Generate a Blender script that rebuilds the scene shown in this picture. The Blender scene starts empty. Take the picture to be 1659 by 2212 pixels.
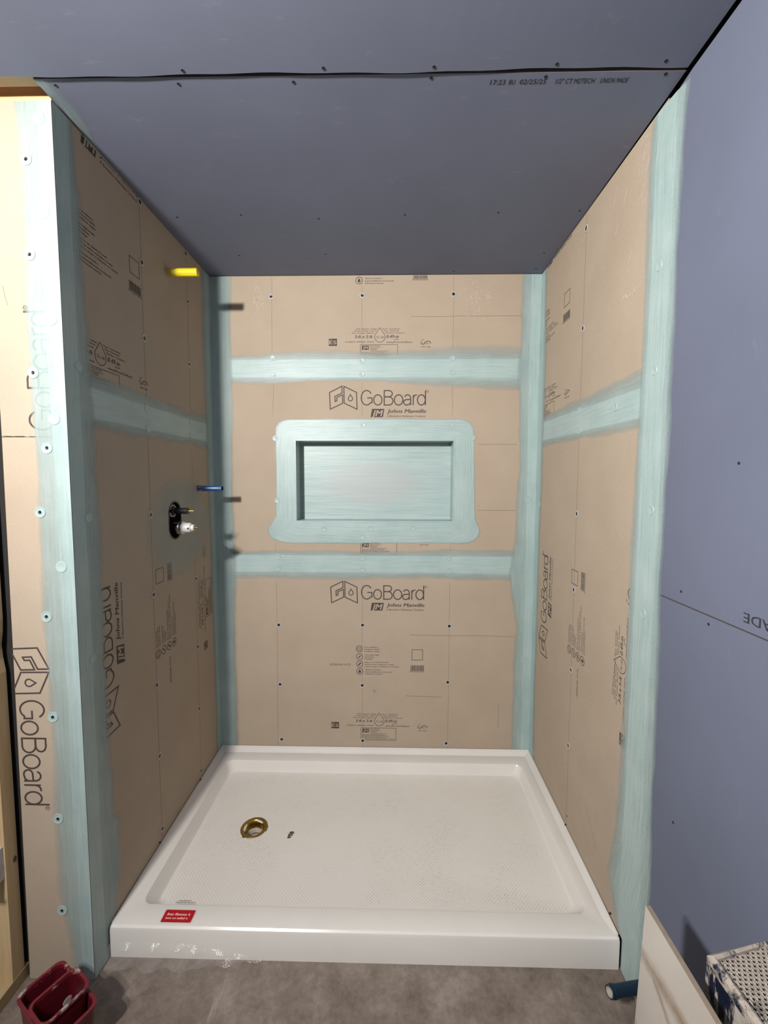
import bpy, bmesh, math, random
from mathutils import Vector, Matrix
random.seed(7)
SC = bpy.context.scene
COL = SC.collection
PI = math.pi
# ------------------------------------------------------------------ camera, world, lights, exposure
W, D, H = 1.524, 0.92, 2.376          # alcove width, depth, ceiling height (metres)
cam_data = bpy.data.cameras.new('camera')
cam_data.sensor_fit = 'HORIZONTAL'
cam_data.sensor_width = 36.0
cam_data.lens = 925.42 / 1659 * 36.0
cam_data.clip_start = 0.02
cam = bpy.data.objects.new('camera', cam_data)
COL.objects.link(cam)
_r = Vector((0.99978055, 0.02081435, 0.00237129))
_d = Vector((0.00386165, -0.07185711, -0.99740746))
_f = Vector((-0.02058999, 0.99719773, -0.07192172))
cam.matrix_world = Matrix(((_r.x, -_d.x, -_f.x, 0.84997), (_r.y, -_d.y, -_f.y, -2.03375), (_r.z, -_d.z, -_f.z, 1.43361), (0, 0, 0, 1)))
SC.camera = cam
SC.view_settings.view_transform = 'Standard'
SC.view_settings.look = 'None'
SC.view_settings.exposure = 0.0
SC.view_settings.gamma = 1.0
SC.view_settings.use_curve_mapping = False
world = bpy.data.worlds.new('room_air')
SC.world = world
world.use_nodes = True
world.node_tree.nodes['Background'].inputs[0].default_value = (1.0, 0.97, 0.94, 1)
world.node_tree.nodes['Background'].inputs[1].default_value = 0.15


def lamp(name, loc, power, size, color, aim):
    """a small round work lamp standing behind the viewer, near the left wall"""
    d = bpy.data.lights.new(name, 'AREA')
    d.shape = 'DISK'
    d.size = size
    d.energy = power
    d.color = color
    o = bpy.data.objects.new(name, d)
    o.location = loc
    o.rotation_euler = Vector(aim).to_track_quat('-Z', 'Y').to_euler()
    COL.objects.link(o)


lamp('work_lamp', (-0.075, -2.34, 2.10), 53, 0.085, (1.0, 0.97, 0.93), (0.68, 0.73, 0.03))
lamp('work_lamp', (-0.130, -2.46, 2.07), 46, 0.085, (1.0, 0.97, 0.93), (0.68, 0.73, 0.03))


# ------------------------------------------------------------------ material helpers
def new_mat(name):
    m = bpy.data.materials.new(name)
    m.use_nodes = True
    nt = m.node_tree
    return m, nt, nt.nodes['Principled BSDF']


def N(nt, typ, **kw):
    n = nt.nodes.new(typ)
    for k, v in kw.items():
        if k.startswith('i_'):
            key = k[2:]
            n.inputs[int(key) if key.isdigit() else key].default_value = v
        else:
            setattr(n, k, v)
    return n


def ramp(nt, stops):
    r = nt.nodes.new('ShaderNodeValToRGB')
    el = r.color_ramp.elements
    while len(el) < len(stops):
        el.new(0.5)
    for e, (p, c) in zip(el, stops):
        e.position = p
        e.color = c if len(c) == 4 else (*c, 1)
    return r


def mixc(nt, fac, a, b, blend='MIX'):
    m = nt.nodes.new('ShaderNodeMix')
    m.data_type = 'RGBA'
    m.blend_type = blend
    for sock, v in ((m.inputs[0], fac), (m.inputs[6], a), (m.inputs[7], b)):
        if hasattr(v, 'links') or isinstance(v, bpy.types.NodeSocket):
            nt.links.new(v, sock)
        else:
            sock.default_value = v if not isinstance(v, tuple) or len(v) == 4 else (*v, 1)
    return m.outputs[2]


def math_n(nt, op, a, b=None, c=None, clamp=False):
    m = nt.nodes.new('ShaderNodeMath')
    m.operation = op
    m.use_clamp = clamp
    for i, v in enumerate((a, b, c)):
        if v is None:
            continue
        if isinstance(v, bpy.types.NodeSocket):
            nt.links.new(v, m.inputs[i])
        else:
            m.inputs[i].default_value = v
    return m.outputs[0]


def coords(nt, scale=(1, 1, 1), kind='Object', rot=(0, 0, 0)):
    tc = N(nt, 'ShaderNodeTexCoord')
    mp = N(nt, 'ShaderNodeMapping')
    mp.inputs['Scale'].default_value = scale
    mp.inputs['Rotation'].default_value = rot
    nt.links.new(tc.outputs[kind], mp.inputs[0])
    return mp.outputs[0]


def noise(nt, vec, scale, detail=3, rough=0.55):
    n = N(nt, 'ShaderNodeTexNoise')
    n.inputs['Scale'].default_value = scale
    n.inputs['Detail'].default_value = detail
    n.inputs['Roughness'].default_value = rough
    nt.links.new(vec, n.inputs['Vector'])
    return n.outputs[0]


def bump(nt, bsdf, height, strength=0.2, dist=0.001):
    b = N(nt, 'ShaderNodeBump')
    b.inputs['Strength'].default_value = strength
    b.inputs['Distance'].default_value = dist
    nt.links.new(height, b.inputs['Height'])
    nt.links.new(b.outputs[0], bsdf.inputs['Normal'])


def plain(name, color, rough=0.5, metal=0.0, spec=0.5):
    m, nt, b = new_mat(name)
    v = coords(nt)
    n = noise(nt, v, 60, 3)
    r = ramp(nt, [(0.3, tuple(c * 0.9 for c in color)), (0.7, tuple(min(1, c * 1.08) for c in color))])
    nt.links.new(n, r.inputs[0])
    nt.links.new(r.outputs[0], b.inputs['Base Color'])
    b.inputs['Roughness'].default_value = rough
    b.inputs['Metallic'].default_value = metal
    b.inputs['Specular IOR Level'].default_value = spec
    return m


def mat_board():
    m, nt, b = new_mat('tan_board_facer')
    v = coords(nt)
    big = noise(nt, v, 5, 4)
    fine = noise(nt, v, 260, 2, 0.7)
    r = ramp(nt, [(0.32, (0.37, 0.298, 0.228)), (0.68, (0.40, 0.325, 0.25))])
    nt.links.new(big, r.inputs[0])
    r2 = ramp(nt, [(0.32, (0.90, 0.89, 0.87)), (0.62, (1.0, 1.0, 1.0))])
    nt.links.new(fine, r2.inputs[0])
    c = mixc(nt, 1.0, r.outputs[0], r2.outputs[0], 'MULTIPLY')
    nt.links.new(c, b.inputs['Base Color'])
    b.inputs['Roughness'].default_value = 0.8
    b.inputs['Specular IOR Level'].default_value = 0.25
    bump(nt, b, fine, 0.08, 0.0005)
    return m


def mat_drywall(name, base, scuff=0.5):
    m, nt, b = new_mat(name)
    v = coords(nt)
    big = noise(nt, v, 2.2, 4)
    r = ramp(nt, [(0.3, tuple(c * 0.93 for c in base)), (0.7, tuple(c * 1.06 for c in base))])
    nt.links.new(big, r.inputs[0])
    sc = noise(nt, coords(nt, (3.0, 9.0, 3.0), rot=(0.3, 0.2, 0.5)), 4.0, 7, 0.72)
    sr = ramp(nt, [(0.61, (0, 0, 0)), (0.78, (1, 1, 1))])
    nt.links.new(sc, sr.inputs[0])
    f = math_n(nt, 'MULTIPLY', sr.outputs[0], scuff)
    c = mixc(nt, f, r.outputs[0], (0.40, 0.40, 0.42, 1))
    nt.links.new(c, b.inputs['Base Color'])
    b.inputs['Roughness'].default_value = 0.75
    b.inputs['Specular IOR Level'].default_value = 0.3
    fine = noise(nt, v, 420, 2)
    bump(nt, b, fine, 0.05, 0.0004)
    return m


def mat_teal(name='teal_sealant', solid=False, rag=0.35, gloss=0.42):
    """Brushed on liquid sealant: translucent where the coat is thin."""
    m, nt, b = new_mat(name)
    if solid:
        v = coords(nt, (4, 4, 90))
        v2 = coords(nt)
    else:
        v = coords(nt, (6, 150, 1), 'UV')
        v2 = coords(nt, (1, 1, 1), 'UV')
    streak = noise(nt, v, 1.0, 4, 0.6)
    blot = noise(nt, v2, 9, 3)
    r = ramp(nt, [(0.3, (0.275, 0.37, 0.36)), (0.5, (0.325, 0.42, 0.41)), (0.7, (0.39, 0.465, 0.458))])
    mixs = math_n(nt, 'ADD', math_n(nt, 'MULTIPLY', streak, 0.55), math_n(nt, 'MULTIPLY', blot, 0.45))
    nt.links.new(mixs, r.inputs[0])
    nt.links.new(r.outputs[0], b.inputs['Base Color'])
    b.inputs['Roughness'].default_value = gloss
    b.inputs['Specular IOR Level'].default_value = 0.45
    fine = noise(nt, v2, 300, 2)
    h = math_n(nt, 'ADD', streak, math_n(nt, 'MULTIPLY', fine, 0.08))
    bump(nt, b, h, 0.35, 0.0012)
    if not solid:
        at = N(nt, 'ShaderNodeAttribute', attribute_name='coverage')
        rag_n = math_n(nt, 'ADD', math_n(nt, 'MULTIPLY', noise(nt, v2, 120, 4, 0.7), 0.45), math_n(nt, 'MULTIPLY', streak, 0.55))
        a = math_n(nt, 'ADD', at.outputs['Fac'], math_n(nt, 'MULTIPLY', math_n(nt, 'SUBTRACT', rag_n, 0.5), rag))
        # no paint at all where coverage is zero
        edge = math_n(nt, 'MULTIPLY', at.outputs['Fac'], 9.0, clamp=True)
        a = math_n(nt, 'MULTIPLY', a, edge, clamp=True)
        nt.links.new(a, b.inputs['Alpha'])
    return m


def mat_niche():
    """sealant worn thin in the middle of the niche back"""
    m, nt, b = new_mat('teal_sealant_niche')
    v = coords(nt, (5, 5, 110))
    streak = noise(nt, v, 1.0, 4, 0.6)
    r = ramp(nt, [(0.3, (0.285, 0.375, 0.365)), (0.7, (0.375, 0.46, 0.45))])
    nt.links.new(streak, r.inputs[0])
    sep = N(nt, 'ShaderNodeSeparateXYZ')
    nt.links.new(coords(nt), sep.inputs[0])
    mx = math_n(nt, 'SUBTRACT', 1.0, math_n(nt, 'DIVIDE', math_n(nt, 'ABSOLUTE', math_n(nt, 'SUBTRACT', sep.outputs[0], 0.75)), 0.33), clamp=True)
    mz = math_n(nt, 'SUBTRACT', 1.0, math_n(nt, 'DIVIDE', math_n(nt, 'ABSOLUTE', math_n(nt, 'SUBTRACT', sep.outputs[2], 1.42)), 0.16), clamp=True)
    n2 = noise(nt, coords(nt, (3, 3, 40)), 2.2, 4, 0.6)
    thin = ramp(nt, [(0.16, (0, 0, 0)), (0.42, (1, 1, 1))])
    nt.links.new(math_n(nt, 'MULTIPLY', math_n(nt, 'MULTIPLY', mx, mz), math_n(nt, 'MULTIPLY', n2, 2.0)), thin.inputs[0])
    c = mixc(nt, math_n(nt, 'MULTIPLY', thin.outputs[0], 0.75), r.outputs[0], (0.365, 0.392, 0.388, 1))
    nt.links.new(c, b.inputs['Base Color'])
    b.inputs['Roughness'].default_value = 0.42
    bump(nt, b, streak, 0.45, 0.0012)
    return m


def mat_wood(name, c1, c2, axis=2):
    m, nt, b = new_mat(name)
    s = [14, 14, 14]
    s[axis] = 0.9
    v = coords(nt, tuple(s))
    n = noise(nt, v, 3.0, 5, 0.6)
    r = ramp(nt, [(0.3, c1), (0.7, c2)])
    nt.links.new(n, r.inputs[0])
    nt.links.new(r.outputs[0], b.inputs['Base Color'])
    b.inputs['Roughness'].default_value = 0.75
    bump(nt, b, n, 0.1, 0.001)
    return m


def mat_concrete():
    m, nt, b = new_mat('concrete')
    v = coords(nt)
    n1 = noise(nt, v, 3.2, 6, 0.65)
    n2 = noise(nt, v, 11, 5, 0.7)
    n3 = noise(nt, v, 46, 6, 0.75)
    r = ramp(nt, [(0.36, (0.085, 0.066, 0.052)), (0.5, (0.185, 0.147, 0.120)), (0.66, (0.32, 0.268, 0.228))])
    nt.links.new(math_n(nt, 'ADD', math_n(nt, 'ADD', math_n(nt, 'MULTIPLY', n1, 0.40), math_n(nt, 'MULTIPLY', n2, 0.32)), math_n(nt, 'MULTIPLY', n3, 0.28)), r.inputs[0])
    sc = noise(nt, coords(nt, (24, 2.2, 1), rot=(0, 0, 0.35)), 1.4, 4, 0.6)
    sr = ramp(nt, [(0.66, (0, 0, 0)), (0.74, (1, 1, 1))])
    nt.links.new(sc, sr.inputs[0])
    c = mixc(nt, math_n(nt, 'MULTIPLY', sr.outputs[0], 0.3), r.outputs[0], (0.55, 0.5, 0.45, 1))
    nt.links.new(c, b.inputs['Base Color'])
    b.inputs['Roughness'].default_value = 0.6
    bump(nt, b, n2, 0.15, 0.002)
    return m


def mat_tray():
    m, nt, b = new_mat('white_acrylic')
    b.inputs['Base Color'].default_value = (0.74, 0.715, 0.69, 1)
    v = coords(nt)
    n = noise(nt, v, 6, 4)
    r = ramp(nt, [(0.3, (0.65, 0.622, 0.58)), (0.7, (0.68, 0.655, 0.61))])
    nt.links.new(n, r.inputs[0])
    nt.links.new(r.outputs[0], b.inputs['Base Color'])
    b.inputs['Roughness'].default_value = 0.22
    bump(nt, b, noise(nt, v, 500, 2), 0.03, 0.0003)
    return m


def mat_tread():
    m, nt, b = new_mat('white_acrylic_tread')
    p = coords(nt, (1, 1, 1), rot=(0, 0, PI / 4))
    sep = N(nt, 'ShaderNodeSeparateXYZ')
    nt.links.new(p, sep.inputs[0])
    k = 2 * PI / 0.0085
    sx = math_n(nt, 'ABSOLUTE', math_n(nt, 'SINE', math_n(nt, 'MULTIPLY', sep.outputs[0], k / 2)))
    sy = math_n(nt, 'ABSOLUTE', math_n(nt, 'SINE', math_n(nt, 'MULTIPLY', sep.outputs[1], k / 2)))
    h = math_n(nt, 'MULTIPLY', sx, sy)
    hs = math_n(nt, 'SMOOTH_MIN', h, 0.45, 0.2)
    v = coords(nt)
    dirt = noise(nt, v, 5.5, 5, 0.65)
    dr = ramp(nt, [(0.46, (0, 0, 0)), (0.66, (1, 1, 1))])
    nt.links.new(dirt, dr.inputs[0])
    pit = math_n(nt, 'LESS_THAN', h, 0.10)
    fine = noise(nt, v, 120, 2)
    fr = ramp(nt, [(0.5, (0, 0, 0)), (0.62, (1, 1, 1))])
    nt.links.new(fine, fr.inputs[0])
    f = math_n(nt, 'MULTIPLY', math_n(nt, 'MULTIPLY', dr.outputs[0], pit), math_n(nt, 'ADD', math_n(nt, 'MULTIPLY', fr.outputs[0], 0.5), 0.12))
    groove_shade = mixc(nt, math_n(nt, 'LESS_THAN', h, 0.22), (0.70, 0.665, 0.615, 1), (0.645, 0.61, 0.56, 1))  # groove shade painted into the colour so the tread relief reads
    c = mixc(nt, f, groove_shade, (0.16, 0.14, 0.12, 1))
    nt.links.new(c, b.inputs['Base Color'])
    b.inputs['Roughness'].default_value = 0.38
    bump(nt, b, hs, 0.55, 0.0018)
    return m


def mat_crusted(name, base, crust, amount, stretch=(1, 1, 1)):
    m, nt, b = new_mat(name)
    n = noise(nt, coords(nt, stretch), 16, 6, 0.7)
    r = ramp(nt, [(amount - 0.03, (0, 0, 0)), (amount + 0.03, (1, 1, 1))])
    nt.links.new(n, r.inputs[0])
    n2 = noise(nt, coords(nt), 70, 4)
    cr = ramp(nt, [(0.3, tuple(c * 0.7 for c in crust)), (0.65, crust)])
    nt.links.new(n2, cr.inputs[0])
    c = mixc(nt, r.outputs[0], (*base, 1), cr.outputs[0])
    nt.links.new(c, b.inputs['Base Color'])
    rr = math_n(nt, 'MULTIPLY_ADD', r.outputs[0], 0.45, 0.4)
    nt.links.new(rr, b.inputs['Roughness'])
    bump(nt, b, math_n(nt, 'ADD', r.outputs[0], math_n(nt, 'MULTIPLY', n2, 0.5)), 0.6, 0.003)
    return m


def mat_marble():
    m, nt, b = new_mat('veined_porcelain')
    v = coords(nt)
    sep = N(nt, 'ShaderNodeSeparateXYZ')
    nt.links.new(v, sep.inputs[0])
    wob = math_n(nt, 'MULTIPLY', math_n(nt, 'SUBTRACT', noise(nt, v, 9, 5, 0.6), 0.5), 0.05)
    veins = None
    for slope, z0, w, k in ((-0.10, 0.510, 0.020, 1.0), (0.42, 0.520, 0.011, 0.8), (0.30, 0.30, 0.012, 0.9), (-0.5, 0.36, 0.006, 0.6)):
        line = math_n(nt, 'ADD', math_n(nt, 'MULTIPLY', sep.outputs[1], slope), z0)
        d = math_n(nt, 'ABSOLUTE', math_n(nt, 'SUBTRACT', math_n(nt, 'SUBTRACT', sep.outputs[2], line), wob))
        f = math_n(nt, 'MULTIPLY', math_n(nt, 'SUBTRACT', 1.0, math_n(nt, 'DIVIDE', d, w, clamp=True), clamp=True), k)
        veins = f if veins is None else math_n(nt, 'MAXIMUM', veins, f)
    base = ramp(nt, [(0.35, (0.40, 0.355, 0.31)), (0.65, (0.47, 0.43, 0.385))])
    nt.links.new(noise(nt, v, 4, 4), base.inputs[0])
    patch = ramp(nt, [(0.35, (0.35, 0.35, 0.35)), (0.6, (1, 1, 1))])
    nt.links.new(noise(nt, v, 14, 3), patch.inputs[0])
    c = mixc(nt, math_n(nt, 'MULTIPLY', veins, patch.outputs[0]), base.outputs[0], (0.17, 0.105, 0.045, 1))
    nt.links.new(c, b.inputs['Base Color'])
    b.inputs['Roughness'].default_value = 0.3
    return m


def mat_film():
    m, nt, b = new_mat('clear_plastic_film')
    b.inputs['Base Color'].default_value = (0.8, 0.78, 0.75, 1)
    b.inputs['Roughness'].default_value = 0.12
    b.inputs['Alpha'].default_value = 0.10
    b.inputs['Specular IOR Level'].default_value = 1.0
    n = noise(nt, coords(nt, (30, 30, 60)), 2, 3)
    bump(nt, b, n, 0.6, 0.004)
    return m


M = dict(
    board=mat_board(),
    core=plain('foam_core_seam_shade', (0.14, 0.11, 0.10), 0.9),  # backer board core; on drywall edges it paints in the seam shadow
    ink=plain('dark_brown_ink', (0.046, 0.034, 0.028), 0.7),
    pencil=plain('pencil_line', (0.17, 0.125, 0.10), 0.8),
    drywall=mat_drywall('blue_drywall_wall', (0.114, 0.127, 0.178), 0.10),
    ceil=mat_drywall('blue_drywall_ceiling', (0.156, 0.170, 0.232), 0.28),
    gyp=plain('gypsum_edge', (0.50, 0.50, 0.50), 0.9),
    black=plain('black_ink', (0.02, 0.02, 0.025), 0.6),
    teal=mat_teal(),
    teal_rag=mat_teal('teal_sealant_ragged', rag=0.7),
    teal_solid=mat_teal('teal_sealant_solid', solid=True),
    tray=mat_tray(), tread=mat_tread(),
    concrete=mat_concrete(),
    lumber=mat_wood('pale_lumber', (0.42, 0.29, 0.14), (0.56, 0.42, 0.24), 2),
    lumber_y=mat_wood('floor_plate_lumber', (0.28, 0.20, 0.10), (0.40, 0.30, 0.16), 1),
    lumber_x=mat_wood('ceiling_lumber', (0.50, 0.38, 0.22), (0.66, 0.52, 0.32), 0),
    dark=plain('dark_cavity', (0.012, 0.010, 0.009), 0.9),  # near-black: shade of gaps and pipe bore in the colour; also screw heads
    washer=plain('washer_plastic', (0.40, 0.375, 0.35), 0.38),
    steel=plain('screw_steel', (0.035, 0.03, 0.028), 0.35, 0.5),
    brass=plain('brass', (0.40, 0.27, 0.065), 0.32, 1.0),
    pvc=plain('white_pvc', (0.50, 0.46, 0.40), 0.35),
    white=plain('white_plastic', (0.55, 0.535, 0.51), 0.4),
    blackpl=plain('black_plastic', (0.012, 0.012, 0.013), 0.4),
    chrome=plain('brushed_chrome', (0.55, 0.52, 0.48), 0.22, 1.0),
    yellow=plain('yellow_plastic', (0.62, 0.47, 0.012), 0.3),
    yellow_d=plain('dull_yellow_collar', (0.42, 0.34, 0.05), 0.5),
    blue=plain('blue_coated_copper', (0.022, 0.075, 0.19), 0.28),
    pex=plain('dark_blue_tube', (0.005, 0.019, 0.040), 0.45),
    red=plain('red_plastic', (0.27, 0.014, 0.022), 0.4),
    label_red=plain('red_label', (0.40, 0.006, 0.014), 0.35),
    marble=mat_marble(),
    tile_body=plain('tile_body_edge', (0.24, 0.19, 0.14), 0.8),
    crate_top=mat_crusted('crusted_grid', (0.012, 0.016, 0.035), (0.42, 0.36, 0.31), 0.455),
    crate_side=mat_crusted('smeared_blue_plastic', (0.005, 0.008, 0.022), (0.40, 0.35, 0.30), 0.505, (2.2, 2.2, 0.5)),
    crust=mat_crusted('dried_smear_red', (0.14, 0.012, 0.019), (0.38, 0.26, 0.24), 0.57, (1, 1, 1)),
    film=mat_film(),
    stain=plain('brown_debris', (0.10, 0.065, 0.045), 0.9),
    scuff=plain('white_scuff', (0.52, 0.45, 0.40), 0.9),
)


# ------------------------------------------------------------------ object helpers
def link(name, bm, mats, parent=None, smooth=False, loc=None):
    me = bpy.data.meshes.new(name)
    bmesh.ops.recalc_face_normals(bm, faces=bm.faces[:]) if smooth != 'keep' else None
    bm.to_mesh(me)
    bm.free()
    for m in (mats if isinstance(mats, (list, tuple)) else [mats]):
        me.materials.append(m)
    if smooth is True:
        for p in me.polygons:
            p.use_smooth = True
        me.set_sharp_from_angle(angle=math.radians(35))
    o = bpy.data.objects.new(name, me)
    COL.objects.link(o)
    if parent:
        o.parent = parent
    if loc:
        o.location = loc
    return o


def tag(o, label, cat, group=None):
    o['label'] = label
    o['category'] = cat
    if group:
        o['group'] = group
    return o


def empty(name, loc=(0, 0, 0)):
    o = bpy.data.objects.new(name, None)
    o.empty_display_size = 0.05
    o.location = loc
    COL.objects.link(o)
    return o


def structure(o):
    o['kind'] = 'structure'
    return o


def box(bm, x0, x1, y0, y1, z0, z1, mi=0):
    v = [bm.verts.new((x, y, z)) for z in (z0, z1) for y in (y0, y1) for x in (x0, x1)]
    for idx in ((0, 2, 3, 1), (4, 5, 7, 6), (0, 1, 5, 4), (2, 6, 7, 3), (0, 4, 6, 2), (1, 3, 7, 5)):
        f = bm.faces.new([v[i] for i in idx])
        f.material_index = mi
    return v


def bevel(bm, w, seg=2, ang=30):
    ed = [e for e in bm.edges if len(e.link_faces) == 2 and e.calc_face_angle(0) > math.radians(ang)]
    bmesh.ops.bevel(bm, geom=ed, offset=w, segments=seg, affect='EDGES', profile=0.6)


def lathe(bm, prof, n=32, axis='z', origin=(0, 0, 0), mi=0, caps=True, mis=None):
    """prof: list of (radius, height) turned about an axis through origin."""
    def pt(r, h, a):
        c, s = r * math.cos(a), r * math.sin(a)
        if axis == 'z':
            p = (c, s, h)
        elif axis == 'x':
            p = (h, c, s)
        else:
            p = (c, h, s)
        return Vector(p) + Vector(origin)
    rings = []
    for r, h in prof:
        if r < 1e-6:
            rings.append([bm.verts.new(pt(0, h, 0))])
        else:
            rings.append([bm.verts.new(pt(r, h, 2 * PI * i / n)) for i in range(n)])
    for k in range(len(rings) - 1):
        a, b = rings[k], rings[k + 1]
        for i in range(n):
            j = (i + 1) % n
            if len(a) == 1 and len(b) == 1:
                continue
            if len(a) == 1:
                f = bm.faces.new((a[0], b[i], b[j]))
            elif len(b) == 1:
                f = bm.faces.new((a[i], a[j], b[0]))
            else:
                f = bm.faces.new((a[i], a[j], b[j], b[i]))
            f.material_index = mis[k] if mis else mi


def slab(name, outer, holes, tr, th, mats, parent):
    """A board: 2D outline with holes, mapped to 3D by tr(u, v, depth); mats = (face, edge)."""
    bm = bmesh.new()
    edges = []
    loops = [outer] + holes
    rings = []
    for lp in loops:
        vs = [bm.verts.new(tr(u, v, 0)) for u, v in lp]
        rings.append(vs)
        for i in range(len(vs)):
            edges.append(bm.edges.new((vs[i], vs[(i + 1) % len(vs)])))
    bmesh.ops.triangle_fill(bm, edges=edges, use_beauty=True, use_dissolve=False)
    for lp, vs in zip(loops, rings):
        back = [bm.verts.new(tr(u, v, th)) for u, v in lp]
        for i in range(len(vs)):
            j = (i + 1) % len(vs)
            f = bm.faces.new((vs[i], vs[j], back[j], back[i]))
            f.material_index = 1
    return link(name, bm, mats, parent)


def rect(u0, u1, v0, v1):
    return [(u0, v0), (u1, v0), (u1, v1), (u0, v1)]


# ------------------------------------------------------------------ flat printing
class Print:
    """2D polygons (ink = 0, bare board = 1, ...) gathered in sheet coordinates."""

    def __init__(self):
        self.polys = []
        self.lift = 0.0

    def poly(self, pts, mi=0, z=0):
        self.polys.append((pts, mi, z))

    def rect(self, x0, x1, y0, y1, mi=0, z=0):
        self.poly([(x0, y0), (x1, y0), (x1, y1), (x0, y1)], mi, z)

    def stroke(self, pts, w, closed=False, mi=0, z=0):
        n = len(pts)
        self.lift += 6e-6          # crossing strokes never share a plane
        z = z + self.lift % 1.2e-4
        P = [Vector(p) for p in pts]
        L, R = [], []
        for i in range(n):
            a = P[i - 1] if (i > 0 or closed) else None
            c = P[(i + 1) % n] if (i < n - 1 or closed) else None
            d1 = (P[i] - a).normalized() if a is not None else None
            d2 = (c - P[i]).normalized() if c is not None else None
            if d1 is None:
                t, k = d2, 1
            elif d2 is None:
                t, k = d1, 1
            else:
                t = d1 + d2
                t = t.normalized() if t.length > 1e-6 else d1
                k = 1 / max(0.35, t.dot(d1))
            nrm = Vector((-t.y, t.x)) * (w / 2 * k)
            L.append(P[i] + nrm)
            R.append(P[i] - nrm)
        for i in range(n if closed else n - 1):
            j = (i + 1) % n
            self.poly([tuple(R[i]), tuple(R[j]), tuple(L[j]), tuple(L[i])], mi, z)

    def arc(self, cx, cy, rx, ry, a0, a1, w, n=20, mi=0, z=0):
        full = abs(a1 - a0) >= 359.9
        m = n if full else n + 1
        pts = [(cx + rx * math.cos(math.radians(a0 + (a1 - a0) * i / n)), cy + ry * math.sin(math.radians(a0 + (a1 - a0) * i / n))) for i in range(m)]
        self.stroke(pts, w, full, mi, z)

    def text(self, s, x0, x1, y, h, shear=0.0, bold=0.0, mi=0, z=0, rot180=False):
        cu = bpy.data.curves.new('t', 'FONT')
        cu.body = s
        cu.size = 1.0
        cu.shear = shear
        cu.resolution_u = 2
        ob = bpy.data.objects.new('t', cu)
        COL.objects.link(ob)
        dg = bpy.context.evaluated_depsgraph_get()
        me = bpy.data.meshes.new_from_object(ob.evaluated_get(dg))
        xs = [v.co.x for v in me.vertices]
        if xs:
            mnx, mxx = min(xs), max(xs)
            sx = (x1 - x0) / max(1e-6, mxx - mnx)
            sy = h / 0.70
            shifts = (-bold * 0.7, 0.0, bold * 0.7) if bold > 0 else (0.0,)
            for k_, p in [(k_, p) for k_ in range(len(shifts)) for p in me.polygons]:
                q = []
                for i in p.vertices:
                    c = me.vertices[i].co
                    px, py = (c.x - mnx) * sx, c.y * sy
                    if rot180:
                        px, py = (x1 - x0) - px, h - py
                    q.append((x0 + px, y + py))
                self.poly([(a_ + shifts[k_] * sy, b_) for a_, b_ in q], mi, z + 1.5e-5 * k_)
        bpy.data.objects.remove(ob)
        bpy.data.curves.remove(cu)
        bpy.data.meshes.remove(me)

    def micro(self, x0, x1, y, h, mi=0, z=0, seed=1):
        """a row of print too small to read: letter-sized ticks in word groups"""
        rg = random.Random(seed)
        x = x0
        while x < x1:
            for _ in range(rg.randint(4, 9)):
                w = h * rg.uniform(0.18, 0.5)
                hh = h * rg.choice((0.7, 0.7, 1.0))
                if x + w > x1:
                    break
                self.rect(x, x + w, y, y + hh, mi, z)
                x += w + h * 0.16
            x += h * 0.5

    def make(self, name, tr, mats, parent, clip=None, holes=()):
        bm = bmesh.new()
        for pts, mi, z in self.polys:
            vs = [bm.verts.new((p[0], p[1], z)) for p in pts]
            try:
                f = bm.faces.new(vs)
                f.material_index = mi
            except ValueError:
                pass
        if clip:
            x0, x1, y0, y1 = clip
            for co, no in (((x0, 0, 0), (-1, 0, 0)), ((x1, 0, 0), (1, 0, 0)), ((0, y0, 0), (0, -1, 0)), ((0, y1, 0), (0, 1, 0))):
                bmesh.ops.bisect_plane(bm, geom=bm.verts[:] + bm.edges[:] + bm.faces[:], plane_co=co, plane_no=no, clear_outer=True)
        for hx0, hx1, hy0, hy1 in holes:
            kill = [f for f in bm.faces if hx0 < f.calc_center_median().x < hx1 and hy0 < f.calc_center_median().y < hy1]
            bmesh.ops.delete(bm, geom=kill, context='FACES')
        for v in bm.verts:
            v.co = Vector(tr(v.co.x, v.co.y, v.co.z))
        if not bm.faces:
            bm.free()
            return None
        return link(name, bm, mats, parent, smooth='keep')


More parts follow.
